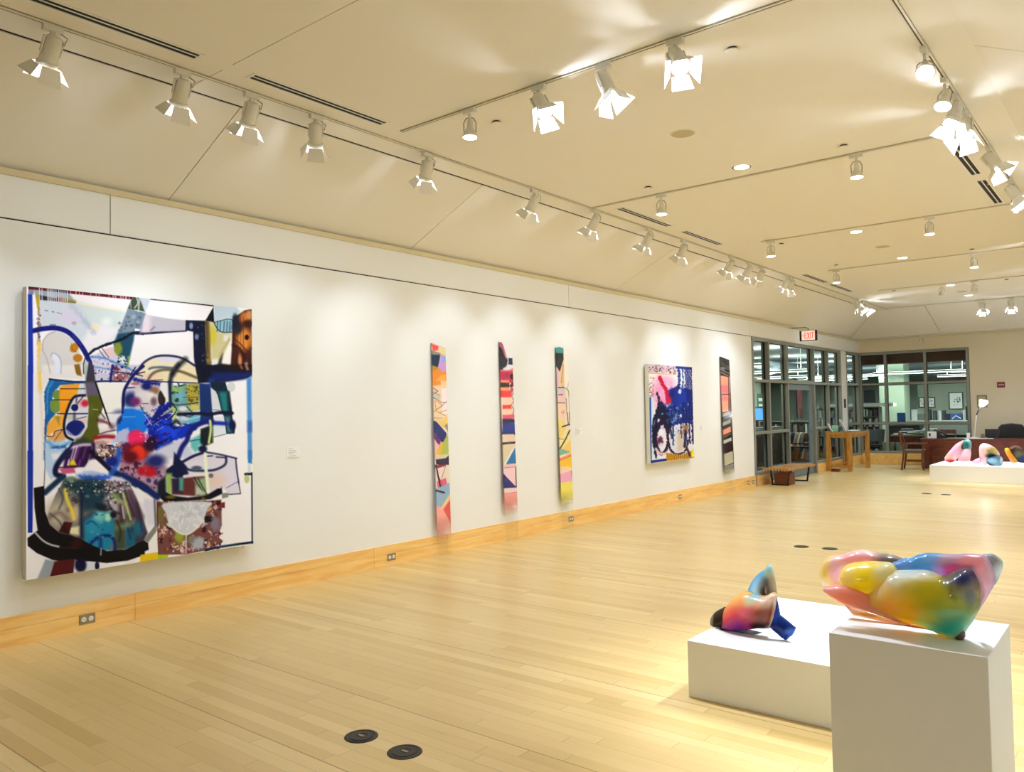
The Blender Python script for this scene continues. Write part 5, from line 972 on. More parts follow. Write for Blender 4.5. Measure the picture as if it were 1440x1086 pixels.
q4.blob(100,400,150,70,(206,180,90),.7); q4.blob(330,450,330,170,(176,160,12),.5); q4.blob(40,600,120,140,(236,166,10),.7); q4.blob(120,280,240,34,(226,226,206),.6); q4.blob(0,270,120,24,(200,220,226),.6); q4.blob(460,500,90,40,(206,190,30),.6); q4.blob(560,420,80,50,(160,150,90),.6); q4.blob(620,560,50,80,(110,96,40),.6); q4.blob(600,470,50,60,(96,90,100),.6)
q4.poly([(220,820),(260,720),(360,620),(500,570),(620,640),(560,790),(480,870),(400,890)], (70,166,120), 60, .9); q4.poly([(215,800),(280,720),(400,650),(540,640),(570,740),(500,850),(400,885)], (10,122,100), 30); q4.blob(420,600,130,34,(120,184,124),.6); q4.blob(140,730,60,70,(166,186,70),.6); q4.blob(250,640,70,60,(180,180,40),.7,.7); q4.poly([(370,330),(560,240),(660,380),(560,370),(440,360)], (14,26,96), 24); q4.blob(540,300,90,50,(20,24,80),.6); q4.line([(440,380),(450,440),(480,470)], 12, (60,60,20), 10); q4.line([(90,540),(300,520),(500,540),(620,610)], 14, (150,140,10), 14, .6); q4.blob(0,770,140,70,(252,150,14),.7); q4.blob(230,840,200,30,(232,156,20),.6)
sheet(big, J([(560,640),(600,520),(680,430),(800,340),(900,300)])+K([(0,258),(110,256),(200,268),(330,312),(440,262),(560,238),(620,310),(652,380),(667,480),(656,600),(600,720),(550,790),(500,860),(440,888),(380,884),(230,822),(100,775),(0,755)])+J([(1010,872),(860,810),(700,735),(600,690)]), YP, .10, q4, off=.0)
q5 = newp((70,150,216)); pk(q5); q5.blob(60,170,130,60,(64,150,220),.6); q5.blob(260,140,120,26,(120,170,226),.6); q5.blob(120,210,160,16,(50,120,190),.7,.8); q5.blob(20,255,120,10,(190,226,240),.6); q5.poly([(330,100),(720,100),(820,300),(700,620),(640,640),(680,470),(600,270),(520,200),(400,170),(300,170)], (252,140,150), 20); q5.poly([(600,250),(780,240),(790,340),(660,620),(680,470)], (206,160,164), 24); q5.blob(400,240,120,60,(206,60,130),.5); q5.blob(290,230,50,60,(170,130,200),.6); q5.blob(500,190,120,20,(196,60,110),.5); q5.blob(600,150,120,40,(254,150,150),.6); q5.poly([(400,290),(600,220),(660,380),(500,360)],(16,26,90),16)
pj(q5); q5.blob(960,230,110,60,(90,150,220),.6)
sheet(big, J([(850,225),(920,190),(1000,160)])+K([(0,145),(80,110),(150,95),(250,95),(350,102),(440,104),(520,99),(620,103),(705,115),(760,180),(792,260),(806,330),(800,380),(720,520),(655,640),(640,600),(660,480),(640,380),(580,300),(450,290),(330,330),(180,285),(0,275)])+J([(960,310),(880,300)]), YP, .035, q5, off=.05)
q6 = newp((150,158,160)); pk(q6); q6.blob(780,160,60,60,(130,136,146),.6); q6.blob(840,250,40,80,(186,196,190),.6)
sheet(big, K([(700,118),(740,104),(790,104),(860,150),(876,190),(868,250),(840,320),(806,380),(780,380),(770,250)]), YP, .03, q6, off=.09)
q7_glow = newp((250,170,110)); pj(q7_glow); q7_glow.blob(430,720,120,50,(250,190,160),.7); q7_glow.blob(700,760,200,30,(190,120,30),.6); pk(q7_glow); q7_glow.poly([(-60,720),(230,815),(400,885),(350,920),(100,890),(-60,850)], (246,150,20), 20)  # pink and orange of tinted light on the plinth put into the colour
sheet(big, J([(335,665),(420,700),(560,725),(740,785),(900,842),(1040,886)])+K([(60,790),(230,826),(395,888),(375,902),(200,880),(80,860),(0,840)])+J([(960,900),(760,850),(560,800),(430,775),(370,710)]), YP, .02, q7_glow, off=.055, sm=False, zmin=.853)  # underside sheet, also shaped to stand for the glow cast below it
kp = thing  # keep name short
tipc = at(1349, 897.5, 1, 2.872)
tp = MB(); tp.lathe([(.001, -.018), (.012, -.016), (.019, -.004), (.018, .008), (.01, .018), (.001, .02)], 20, M=Matrix.Translation((tipc.x-5.847, .003, .016)), cap=False); tp.build('foot_knob', mat('dark_red_glass', rgb(74, 14, 22), .1, coat=1), big, smooth=True, label='dark red glassy knob at the tip')
GAM = 0.7; ZMIN = .3145
# ---- small one on the low plinth
S = lambda L: [(990+a/7.757, 780+b/7.757) for a, b in L]
small = thing('sculpture', 'small glossy folded sculpture, orange, magenta and navy, on the low plinth', 'sculpture', (4.55, 4.42, 0.311))
def newq(base): return Paint(990, 785, 1130, 915, 3, base)
ps = lambda q: q.crop(990, 780, 7.757)
YS = 4.42
a1 = newq((60,40,24)); ps(a1); a1.blob(170,720,80,120,(50,36,20),.6); a1.blob(110,720,26,90,(140,136,130),.6); a1.blob(130,810,50,20,(150,150,90),.6); a1.blob(250,780,90,30,(20,16,20),.6)
sheet(small, S([(78,740),(90,680),(130,630),(190,595),(245,578),(300,640),(330,760),(280,815),(200,830),(130,838),(95,800)]), YS, .05, a1, off=.03)
a2 = newq((246,180,90)); ps(a2); a2.blob(390,500,140,100,(250,190,106),.6); a2.blob(330,600,90,60,(252,176,84),.6); a2.poly([(230,720),(330,670),(480,600),(600,560),(620,780),(300,800)], (240,80,110), 40); a2.poly([(280,740),(420,650),(600,690),(560,800)], (232,10,84), 34); a2.blob(540,590,80,50,(240,120,140),.6); a2.poly([(180,825),(330,775),(440,720),(520,770),(500,830)], (30,24,130), 30); a2.blob(560,750,50,50,(190,40,140),.6); a2.blob(220,800,80,30,(14,12,26),.6); a2.blob(560,470,60,60,(210,220,180),.6); a2.blob(600,440,50,40,(170,214,220),.6)
a2.poly([(570,720),(610,640),(700,560),(800,500),(790,640),(740,780),(580,800)], (100,40,26), 30); a2.blob(650,760,90,50,(24,10,14),.6); a2.blob(700,610,60,50,(130,50,30),.6); a2.poly([(640,520),(680,450),(740,415),(800,430),(790,510),(700,530)], (246,240,232), 16)
sheet(small, S([(226,640),(250,570),(300,500),(370,440),(450,400),(520,405),(600,430),(690,440),(740,415),(795,440),(790,560),(770,690),(725,795),(600,802),(480,818),(340,830),(180,838),(220,740)]), YS, .10, a2, off=.0)
a3 = newq((120,190,226)); ps(a3); a3.poly([(480,400),(540,290),(640,190),(690,160),(690,220),(560,280),(510,400)], (60,150,214), 14); a3.poly([(520,400),(560,300),(640,255),(680,260),(660,440),(560,450)], (186,220,232), 16); a3.blob(530,330,16,80,(90,170,220),.5,1,.5); a3.poly([(640,440),(660,330),(700,230),(740,240),(775,400),(690,450)], (74,46,28), 14); a3.blob(690,400,40,50,(50,36,10),.6); a3.blob(710,380,8,50,(170,150,140),.6); a3.poly([(680,210),(700,120),(740,140),(760,230),(700,225)], (186,206,176), 10); a3.line([(745,220),(770,330),(780,410)], 24, (226,176,110), 8); a3.blob(600,440,60,30,(200,226,200),.6)
sheet(small, S([(488,398),(510,330),(560,250),(620,195),(670,165),(700,118),(735,128),(758,200),(775,290),(790,400),(792,440),(700,470),(600,480),(520,440)]), YS, .05, a3, off=.03)
a4 = newq((14,44,120)); ps(a4); a4.blob(780,640,40,90,(30,70,170),.6); a4.blob(840,790,80,60,(6,26,96),.6); a4.blob(950,830,40,40,(40,90,180),.6); a4.line([(730,790),(800,860),(880,930)], 16, (10,30,90), 8)
sheet(small, S([(797,470),(812,560),(830,660),(900,715),(1002,798),(985,840),(960,880),(925,900),(905,942),(880,925),(800,860),(725,795),(760,700),(785,600)]), YS, .03, a4, off=-.035, sm=False)
a5 = newq((150,170,170)); ps(a5); a5.blob(300,860,170,26,(70,120,150),.6); a5.blob(170,850,50,30,(214,220,170),.6); a5.blob(620,860,150,30,(170,176,190),.6)
sheet(small, S([(125,838),(300,838),(500,822),(640,850),(520,890),(380,905),(240,912),(150,905),(128,880)]), YS, .015, a5, off=-.03, sm=False)
GAM = 0.8; ZMIN = .341
# ---- three on the far plinth
T_ = lambda L: [(1320+a/12, 610+b/12) for a, b in L]
def newt(base): return Paint(1318, 612, 1450, 664, 5, base)
pt = lambda q: q.crop(1320, 610, 12)
sc3 = thing('sculpture', 'pink rounded folded sculpture with teal top and red foot, left one on the far plinth', 'sculpture', (3.0, 19.3, 0.336))
b1 = newt((250,214,214)); pt(b1); b1.blob(200,460,80,40,(206,36,36),.3); b1.blob(190,370,80,60,(250,206,180),.6); b1.blob(280,270,90,80,(246,206,226),.6)
YT = 18.85
sheet(sc3, T_([(100,420),(140,350),(200,280),(280,190),(360,140),(430,120),(420,250),(360,360),(280,450),(210,486),(140,470)]), YT, .12, b1, off=0, thick=.01)
b2 = newt((244,200,206)); pt(b2); b2.blob(480,330,70,60,(246,226,232),.6); b2.blob(480,430,90,30,(250,190,190),.6)
sheet(sc3, T_([(330,430),(360,370),(400,290),(460,250),(530,260),(545,330),(530,430),(510,462),(420,466),(350,462)]), YT, .1, b2, off=-.03, thick=.01)
b3 = newt((66,150,146)); pt(b3); b3.blob(500,120,50,30,(150,214,226),.6); b3.blob(390,210,44,60,(60,44,34),.5); b3.blob(480,190,50,60,(40,130,120),.6); b3.line([(530,130),(548,200),(540,260)],16,(226,236,236),6)
sheet(sc3, T_([(345,200),(380,150),(430,115),(470,98),(520,110),(550,150),(552,220),(535,270),(470,262),(390,275),(355,240)]), YT, .12, b3, off=.02, thick=.01)
sc4 = thing('sculpture', 'pale pink hooked sculpture opening to a pale blue bowl, middle one on the far plinth', 'sculpture', (3.75, 18.9, 0.336))
b4 = newt((250,226,222)); pt(b4); b4.blob(900,290,80,60,(176,154,70),.6); b4.blob(760,340,60,90,(250,200,186),.6); b4.blob(900,370,90,40,(20,40,50),.5); b4.blob(720,420,30,40,(236,160,200),.6); b4.blob(970,280,30,60,(206,190,120),.6)
sheet(sc4, T_([(685,260),(700,200),(750,165),(820,175),(900,210),(970,260),(1020,330),(1020,400),(940,400),(860,410),(820,440),(810,520),(740,500),(700,440),(688,340)]), YT-.1, .12, b4, off=0, thick=.01)
b5 = newt((150,200,220)); pt(b5); b5.poly([(820,410),(1020,360),(1060,440),(960,430)], (30,60,70), 16); b5.blob(920,460,90,40,(170,216,232),.6); b5.blob(1060,440,20,60,(236,232,228),.6); b5.line([(840,500),(950,560)], 36, (10,24,50), 4)
sheet(sc4, T_([(810,440),(860,400),(940,380),(1020,370),(1070,410),(1086,470),(1060,530),(1000,560),(940,562),(850,520),(815,490)]), YT-.1, .1, b5, off=-.06, thick=.01)
b6 = newt((248,206,220)); pt(b6); sheet(sc4, T_([(570,470),(640,430),(700,415),(730,470),(680,500),(600,500)]), YT-.1, .04, b6, off=.03, thick=.01)
sc5 = thing('sculpture', 'yellow and dark smoky sculpture at the right picture edge on the far plinth', 'sculpture', (4.3, 18.9, 0.336))
b7 = newt((240,190,60)); pt(b7); b7.blob(1150,270,30,40,(250,220,60),.6); b7.blob(1210,450,50,40,(250,170,150),.6); b7.blob(1230,370,60,60,(236,170,60),.6)
sheet(sc5, T_([(1115,270),(1140,245),(1180,250),(1220,310),(1270,380),(1320,440),(1340,480),(1230,486),(1190,420),(1140,340)]), YT, .06, b7, off=0, thick=.01)
b8 = newt((70,48,28)); pt(b8); b8.blob(1300,250,60,40,(50,20,14),.6); b8.blob(1350,350,70,70,(110,110,90),.6); b8.blob(1400,430,60,50,(40,60,110),.5); b8.line([(1210,240),(1300,205),(1400,250)], 12, (196,160,110), 5)
sheet(sc5, T_([(1200,260),(1240,220),(1300,203),(1370,225),(1430,280),(1520,330),(1560,430),(1500,490),(1400,490),(1340,470),(1270,380)]), YT, .12, b8, off=.05, thick=.01)
# ================================================================ furniture at the far end of the gallery
oakt = wood('oak_table', rgb(206, 152, 70), rgb(170, 112, 40), (4, 4, 1), 0.35, .3)
mahog = wood('mahogany', rgb(112, 40, 22), rgb(74, 22, 12), (2, 6, 6), 0.3, .4)
cherry = wood('cherry_chair', rgb(112, 60, 36), rgb(84, 42, 24), (5, 5, 2), 0.35, .3)
seat_m = mat('grey_seat_fabric', rgb(110, 104, 92), .85)
paper = mat('paper_white', rgb(238, 238, 234), .7); dark = mat('dark_plastic', rgb(28, 28, 32), .4); blue = mat('blue_card', rgb(40, 80, 150), .6)
# oak table by the column
tb = thing('oak_table', 'tall square-legged oak table by the beige column with display stands on it', 'table', (0.42, 20.45, 0))
w, l, h = .60, 1.62, .95
MB().box(0, w, 0, l, h-.05, h).box(.03, w-.03, .03, l-.03, h-.13, h-.05).build('tabletop', oakt, tb)
for x in (0, w-.1):
    for y in (0, l-.1): MB().box(x, x+.1, y, y+.1, 0, h-.05).build('leg', oakt, tb)
MB().box(.1, w-.1, .02, .06, .1, .15).box(.02, .06, .1, l-.1, .1, .15).build('stretcher', oakt, tb)
tb.location = (-.02+.04, 20.12, 0)
tx, ty = 0.02, 20.12
mt = tag(MB().box(.05, .55, .1, 1.5, h, h+.008).build('dark_mat', mat('dark_mat', rgb(52, 40, 30), .6)), 'dark mat covering most of the oak table top', 'mat'); mt.location = (tx, ty, 0)
for i, (dx, dy, ww, hh, lb) in enumerate(((.12, .1, .16, .22, 'small white leaning display card at left end of the oak table'), (.33, .50, .22, .32, 'large white leaning display card in the middle of the oak table'))):
    r = thing('display_stand', lb, 'display card', (tx+dx, ty+dy, h+.008), .5)
    Mx = Matrix.Rotation(math.radians(-24), 4, 'Y')
    MB().box(0, .018, -ww/2, ww/2, 0, hh, M=Mx).build('card', paper, r); MB().box(-.16, .0, -.02, .02, 0, .01).build('foot', paper, r)
bk = random.Random(3)
for i in range(6):
    b_ = MB().box(0, .12, 0, .018+bk.random()*.012, 0, .14+bk.random()*.04).build('leaflet', mat('leaflet_%d' % i, rgb(*[bk.randint(60, 220) for _ in range(3)]), .6)); b_.location = (tx+.10, ty+.215+i*.032, h+.008)
    tag(b_, 'small upright leaflet between the two display cards on the oak table', 'leaflet', 'leaflets between the display cards')
for i, (dx, dy, c) in enumerate(((.28, .85, paper), (.2, 1.15, paper))):
    b_ = MB().box(0, .22, 0, .30, 0, .012).build('booklet', c); b_.location = (tx+dx, ty+dy, h+.008); tag(b_, ['flat white booklet nearer the cards on the oak table', 'flat white booklet at the far end of the oak table'][i], 'booklet')
b_ = MB().box(-.09, .09, -.06, .06, 0, .07).build('doorstop_box', mahog, bevel=.005); b_.location = (.27, 20.02, 0); tag(b_, 'small dark red wooden block on the floor under the oak table', 'block')
# slatted bench
bn = thing('slatted_bench', 'low slatted wooden bench with black trapezoid legs before the glazed door', 'bench', (.38, 15.8, 0))
L, Wd, H = 1.62, .52, .36
sl_ = MB()
for k in range(9):
    x = -Wd/2+k*(Wd-.03)/8; sl_.box(x, x+.028, 0, L, H-.045, H)
for y in (.2, L/2, L-.2): sl_.box(-Wd/2+.01, Wd/2-.01, y, y+.03, H-.04, H-.008)
sl_.build('slatted_top', oakt, bn)
for y in (.22, L-.26):
    g = MB(); s_ = .03
    g.box(-.22, .22, y, y+.035, H-.07, H-.045).box(-.17, .17, y, y+.035, 0, s_)
    for sg in (-1, 1): g.prism([(sg*.22, y, H-.05), (sg*.19, y, H-.05), (sg*.14, y, .0), (sg*.17, y, .0)], (0, .035, 0))
    g.build('leg_frame', black, bn)
cb = tag(MB().box(-.15, .15, -.15, .2, 0, .24).build('cardboard_box', mat('brown_box', rgb(120, 66, 30), .7)), 'brown box under the near end of the slatted bench', 'box'); cb.location = (.38, 16.26, 0)
# desk
YD = 21.35
dk = thing('reception_desk', 'long dark red mahogany desk behind the far plinth', 'desk', (2.42, YD, 0))
MB().box(-.03, 3.3, -.03, .85, .73, .765).build('desktop', mahog, dk)
MB().box(.0, 3.27, .0, .03, .02, .73).build('front_panel', mahog, dk)
for x in (0, 1.6, 3.23): MB().box(x, x+.04, .03, .8, 0, .73).build('side_panel', mahog, dk)
rt = thing('side_desk', 'lower left return of the mahogany desk holding the phone and card holder', 'desk', (1.74, 22.0, 0))
MB().box(0, .62, 0, .55, .71, .745).build('desktop', mahog, rt); MB().box(.02, .6, .02, .05, 0, .71).build('front_panel', mahog, rt); MB().box(.02, .05, .05, .53, 0, .71).box(.57, .6, .05, .53, 0, .71).build('side_panel', mahog, rt)
def chair(label, loc, rz, grp='cherry wood armchairs at the desk'):
    t = thing('wooden_armchair', label, 'chair', loc, rz, grp)
    for sx in (-.24, .24):
        MB().tube([(sx, .22, .0), (sx, .22, .44), (sx, .22, .64)], .02, 8).build('leg', cherry, t)
        MB().tube([(sx, -.26, 0), (sx, -.2, .44), (sx, -.3, .92)], .022, 8).build('leg', cherry, t)
        MB().box(sx-.025, sx+.025, -.25, .27, .63, .66).build('armrest', cherry, t)
    MB().box(-.25, .25, -.22, .25, .42, .455).build('seat_frame', cherry, t)
    MB().box(-.23, .23, -.2, .24, .455, .495).build('seat_cushion', seat_m, t, bevel=.012)
    MB().box(-.24, .24, -.315, -.28, .83, .93).build('top_rail', cherry, t); MB().box(-.24, .24, -.285, -.26, .62, .68).build('back_rail', cherry, t)
    MB().box(-.24, -.22, -.2, .22, .2, .23).box(.22, .24, -.2, .22, .2, .23).build('stretcher', cherry, t)
    return t
chair('cherry wood armchair with grey seat at left end of the mahogany desk, full height visible', (1.72, 21.45, 0), -PI/2+.1)
chair('cherry wood armchair mostly hidden behind the desk, only its back rail showing', (2.15, 22.9, 0), PI+.2)
# office chair
oc = thing('office_chair', 'black rounded office chair behind the desk at the right picture edge', 'chair', (3.62, 22.78, 0))
bm_ = MB(); prof = [(-.27, .62), (-.30, .8), (-.29, .98), (-.22, 1.07), (0, 1.10), (.22, 1.07), (.29, .98), (.30, .8), (.27, .62)]
bm_.prism([(x, -.0+abs(x)*.0, z) for x, z in prof], (0, .08, 0)).build('backrest', dark, oc, bevel=.03)
MB().box(-.26, .26, -.5, .02, .46, .54).build('seat', dark, oc, bevel=.03); MB().lathe([(.03, .06), (.03, .46)], 16, M=Matrix.Translation((0, -.24, 0))).build('column', dark, oc)
sp_ = MB()
for k in range(5):
    a = k*2*PI/5; sp_.tube([(0, -.24, .08), (.28*math.cos(a), -.24+.28*math.sin(a), .05)], .018, 8)
    sp_.lathe([(.001, 0), (.025, .01), (.025, .04), (.001, .05)], 12, M=Matrix.Translation((.28*math.cos(a), -.24+.28*math.sin(a), 0)), cap=False)
sp_.build('star_base', dark, oc)
# desk lamp
lx, ly = 2.95, 21.95
dl = thing('desk_lamp', 'white adjustable desk lamp, lit, standing on the mahogany desk', 'lamp', (lx, ly, .765))
MB().lathe([(.09, 0), (.09, .012), (.02, .025), (.001, .025)], 24, cap=False).build('base', whitep, dl, smooth=True)
j2 = at(1373, 584, 1, ly); j3 = at(1379.5, 570, 1, ly); hd = at(1381.5, 566, 1, ly)
o0 = Vector((lx, ly, .765)); e1 = j2-o0; e2 = j3-o0
MB().tube([(0, 0, .01), (e1.x, 0, e1.z)], .010, 8).build('lower_arm', whitep, dl); MB().tube([(e1.x, 0, e1.z), (e2.x, 0, e2.z)], .014, 8).build('upper_arm', dark, dl)
hp = hd-o0; Mx = Matrix.Translation((hp.x, 0, hp.z)) @ Matrix.Rotation(2.5, 4, 'X') @ Matrix.Rotation(.6, 4, 'Y')
MB().lathe([(.03, -.09), (.045, -.06), (.11, .05), (.105, .05), (.04, -.05)], 24, M=Mx, cap=False).build('shade', mat('lamp_shade_white', rgb(240, 240, 232), .5, emit=(1, .96, .85, 1), es=1.2), dl, smooth=True)
MB().lathe([(.001, -.03), (.05, .0), (.055, .03), (.001, .06)], 16, M=Mx, cap=False).build('bulb', emit_mat('lit_bulb', (1, .95, .85, 1), 25), dl, smooth=True)
lo = bpy.data.lights.new('bulb', 'POINT'); lo.energy = 12*LP/400; lo.shadow_soft_size = .05; lo.color = WARM[:3]; lp_ = bpy.data.objects.new('glow', lo); COL.objects.link(lp_); lp_.location = hd+Vector((.0, -.1, -.12))
# things on the desks
def small(name, mb, m, loc, rz, label, cat, **k):
    o = mb.build(name, m, **k); o.location = loc; o.rotation_euler = (0, 0, rz); return tag(o, label, cat)
hz = .745
r = thing('card_holder', 'white card holder with black printed mark at left on the desk return', 'card holder', (2.0, 22.1, hz), .1)
MB().box(-.1, .1, 0, .02, 0, .17).box(-.1, .1, 0, .08, 0, .01).build('card', paper, r); MB().box(-.07, -.03, -.002, 0, .05, .13).build('print', dark, r)
r = thing('desk_telephone', 'black desk telephone leaning beside the white card holder', 'telephone', (2.2, 22.26, hz), .3)
MB().prism([(-.11, 0, 0), (.11, 0, 0), (.11, 0, .03), (-.11, 0, .14)], (0, .2, 0)).build('body', dark, r); MB().tube([(-.13, .03, .17), (-.05, .0, .16), (.08, .0, .08), (.13, .03, .06)], .022, 10).build('handset', dark, r)
small('paper_sheet', MB().box(-.3, .3, -.1, .1, 0, .01), paper, (3.1, 21.55, .765), .1, 'white papers lying on the desk front edge', 'paper')
small('paper_cup', MB().lathe([(.035, 0), (.045, .13), (.041, .13), (.032, .01)], 20), paper, (2.86, 21.7, .765), 0, 'white cup standing at the foot of the desk lamp', 'cup', smooth=True)
small('pen_holder', MB().lathe([(.04, 0), (.04, .1), (.036, .1), (.036, .01)], 20), mat('smoke_grey', rgb(120, 116, 100), .4), (3.15, 21.8, .765), 0, 'grey pen holder right of the white cup', 'pen holder', smooth=True)
r = thing('desktop_monitor', 'low black screen on the desk left of the office chair', 'monitor', (3.34, 21.85, .765), PI)
MB().box(-.15, .15, -.01, .01, .02, .22).build('screen', dark, r, bevel=.004); MB().box(-.1, .1, -.07, .07, 0, .02).build('foot', dark, r)
# recessed wall panel, red sign, switch, exit sign
c0, c1 = at(1373.5, 556, 1, YF), at(1388.5, 573, 1, YF)
r = thing('wall_niche_cover', 'square grey-framed panel on the far wall behind the desk lamp', 'wall panel', ((c0.x+c1.x)/2, YF, (c0.z+c1.z)/2))
hw, hh = (c1.x-c0.x)/2, (c0.z-c1.z)/2
MB().box(-hw, hw, -.02, 0, hh-.03, hh).box(-hw, hw, -.02, 0, -hh, -hh+.03).box(-hw, -hw+.03, -.02, 0, -hh+.03, hh-.03).box(hw-.03, hw, -.02, 0, -hh+.03, hh-.03).build('frame', mat('niche_frame', rgb(150, 136, 104), .6), r)
MB().box(-hw+.03, hw-.03, -.008, 0, -hh+.03, hh-.03).build('panel', mat('niche_panel', rgb(196, 184, 158), .6), r)
c0, c1 = at(1403, 537.5, 1, YF), at(1412.3, 545, 1, YF); r = thing('alarm_sign', 'small dark red sign with white lettering on the far wall', 'sign', ((c0.x+c1.x)/2, YF, (c0.z+c1.z)/2))
MB().box(-.085, .085, -.01, 0, -.07, .07).build('plate', mat('dark_red_sign', rgb(120, 10, 20), .4), r)
t = MB()
for x, a in ((-.06, .6), (-.035, 1), (-.01, .8), (.012, 1), (.035, .7), (.055, .9)): t.box(x, x+.012, -.013, -.01, -.018*a, .018*a)
t.box(-.06, .065, -.013, -.01, -.012, -.006); t.build('lettering', paper, r)
c0 = at(1188, 567, 0, .012); r = thing('wall_switch', 'tall black control plate on the beige column', 'switch', (.012, 21.79, 1.66))
MB().box(0, .02, -.05, .05, -.12, .12).build('plate', black, r); MB().box(.02, .026, -.02, .02, .02, .07).box(.02, .026, -.02, .02, -.07, -.02).build('button', dark, r)
# exit sign
ex = thing('exit_sign', 'white lit exit sign with red letters over the glazed door', 'exit sign', (.40, 17.95, 3.18))
red_l = mat('exit_red', rgb(206, 20, 28), .5, emit=(.9, .03, .04, 1), es=.5)
MB().box(-.15, .15, -.012, .012, -.10, .10).build('panel', mat('exit_face', rgb(240, 214, 196), .5, emit=(1, .82, .7, 1), es=.5), ex)
MB().box(-.19, -.15, -.03, .03, -.115, .115).build('end_cap', black, ex); MB().box(.15, .165, -.03, .03, -.115, .115).box(.165, .185, -.03, .03, -.115, .115).build('end_cap', black, ex)
MB().box(-.15, .15, -.02, .02, .10, .115).build('top_rail', whitep, ex)
MB().box(-.15, .15, -.02, .02, -.115, -.10).build('bottom_rail', mat('brown_rail', rgb(90, 40, 30), .5), ex)
MB().tube([(0, 0, .11), (0, 0, .16), (-.06, 0, .19), (-.4, 0, .19)], .01, 8).build('bracket', mat('bracket_grey', rgb(120, 110, 80), .5), ex)
def strokes(o, z0, z1, letters):
    for ch, x, w in letters:
        t = MB(); s_ = .014; y0, y1 = -.016, -.012
        if ch == 'E': t.box(x, x+s_, y0, y1, z0, z1).box(x, x+w, y0, y1, z1-s_, z1).box(x, x+w, y0, y1, z0, z0+s_).box(x, x+w*.85, y0, y1, (z0+z1-s_)/2, (z0+z1+s_)/2)
        if ch == 'X':
            t.prism([(x, y0, z0), (x+s_, y0, z0), (x+w, y0, z1), (x+w-s_, y0, z1)], (0, y1-y0, 0)).prism([(x+w-s_, y0, z0), (x+w, y0, z0), (x+s_, y0, z1), (x, y0, z1)], (0, y1-y0, 0))
        if ch == 'I': t.box(x, x+s_, y0, y1, z0, z1)
        if ch == 'T': t.box(x+w/2-s_/2, x+w/2+s_/2, y0, y1, z0, z1).box(x, x+w, y0, y1, z1-s_, z1)
        if ch == '<': t.prism([(x, y0, (z0+z1)/2), (x+w, y0, (z0+z1)/2-w*.7), (x+w, y0, (z0+z1)/2+w*.7)], (0, y1-y0, 0)).box(x+w*.5, x+w*1.6, y0, y1, (z0+z1)/2-.006, (z0+z1)/2+.006)
        t.build('letter', red_l, o)
strokes(ex, -.07, .07, [('<', -.14, .022), ('E', -.085, .05), ('X', -.028, .06), ('I', .042, .014), ('T', .066, .056)])

# ================================================================ the library behind the glass
LZ = 3.2
struct(MB().box(-10, -0.16, 13, 34, -.1, 0).box(-.16, 9, YF+.16, 34, -.1, 0).build('floor', mat('library_carpet', rgb(70, 82, 84), .95, var=.2, bscale=300)), 'dark grey library carpet behind the glass')
lceil = mat('library_ceiling', rgb(176, 182, 184), .8)
struct(MB().box(-10, -0.16, 13, 34, LZ, LZ+.1).box(-.16, 9, YF+.16, 34, LZ, LZ+.1).build('ceiling', lceil), 'grey library ceiling behind the glass')
lw = mat('library_green_wall', rgb(150, 158, 142), .8)
struct(MB().box(-10, 9, 33, 33.1, 0, LZ).build('wall_library', lw), 'pale green back wall of the library')
struct(MB().box(-10.1, -10, 13, 33, 0, LZ).build('wall_library', lw), 'pale green left wall of the library')
struct(MB().box(9, 9.1, 23.3, 33, 0, LZ).build('wall_library', lw), 'pale green right wall of the library')
struct(MB().box(-10, -.16, 12.9, 13, 0, LZ).build('wall_library', lw), 'near end wall of the library')
struct(MB().box(-.3, 9, YF+.5, YF+.9, 2.74, LZ).build('trim_7', mat('brown_soffit', rgb(84, 44, 26), .6)), 'brown soffit band just behind the far glazing')
c0 = at(1238, 600, 1, 26.3).x; c1 = at(1273, 600, 1, 26.3).x
struct(MB().box(c0, c1, 26.3, 27.0, 0, LZ).build('trim_8', mat('pale_column', rgb(176, 192, 168), .8)), 'pale green library column behind the far glazing')
struct(MB().box(-4.2, -3.9, 22.5, 26.0, 0, LZ).build('trim_9', lw), 'pale green partition behind the left glazing')
# ducts, pendant lights
duct_m = mat('galvanised_duct', rgb(170, 184, 190), .35, .7)
for (x0, y0, x1, y1, rr, lb) in ((-8, 28.5, 8.5, 28.5, .2, 'round metal air duct crossing behind the far glazing, nearer one'), (-8, 31.2, 8.5, 31.2, .22, 'round metal air duct crossing behind the far glazing, farther one'), (-3.2, 14, -3.2, 27.8, .22, 'round metal air duct seen through the left glazing')):
    o = MB().tube([(x0, y0, 2.86), (x1, y1, 2.86)], rr, 24).box((x0*.7+x1*.3)-.01, (x0*.7+x1*.3)+.01, (y0*.7+y1*.3)-.01, (y0*.7+y1*.3)+.01, 2.9, LZ+.005).box((x0*.3+x1*.7)-.01, (x0*.3+x1*.7)+.01, (y0*.3+y1*.7)-.01, (y0*.3+y1*.7)+.01, 2.9, LZ+.005).build('air_duct', duct_m, smooth=True); tag(o, lb, 'duct')
pend_e = emit_mat('fluorescent_lens', (.92, 1.0, .98, 1), PEND_E)
pn = [(1.0, 25.4, 0, 'right part of far glazing, nearest row'), (3.0, 25.9, 0, 'right part of far glazing, second row'), (-1.2, 26.3, 0, 'left part of far glazing'), (1.9, 29.8, 0, 'deep behind far glazing, right'), (-2.6, 29.4, 0, 'deep behind far glazing, left'), (-1.6, 17.2, 0, 'through the left glazing, nearest'), (-1.7, 20.9, 0, 'through the left glazing, middle'), (-5.0, 21.0, 0, 'through the left glazing, farther in'), (-3.2, 25.0, 0, 'through the left glazing, far row'), (-6.2, 27.5, 0, 'through the left glazing, deepest')]
proto = None
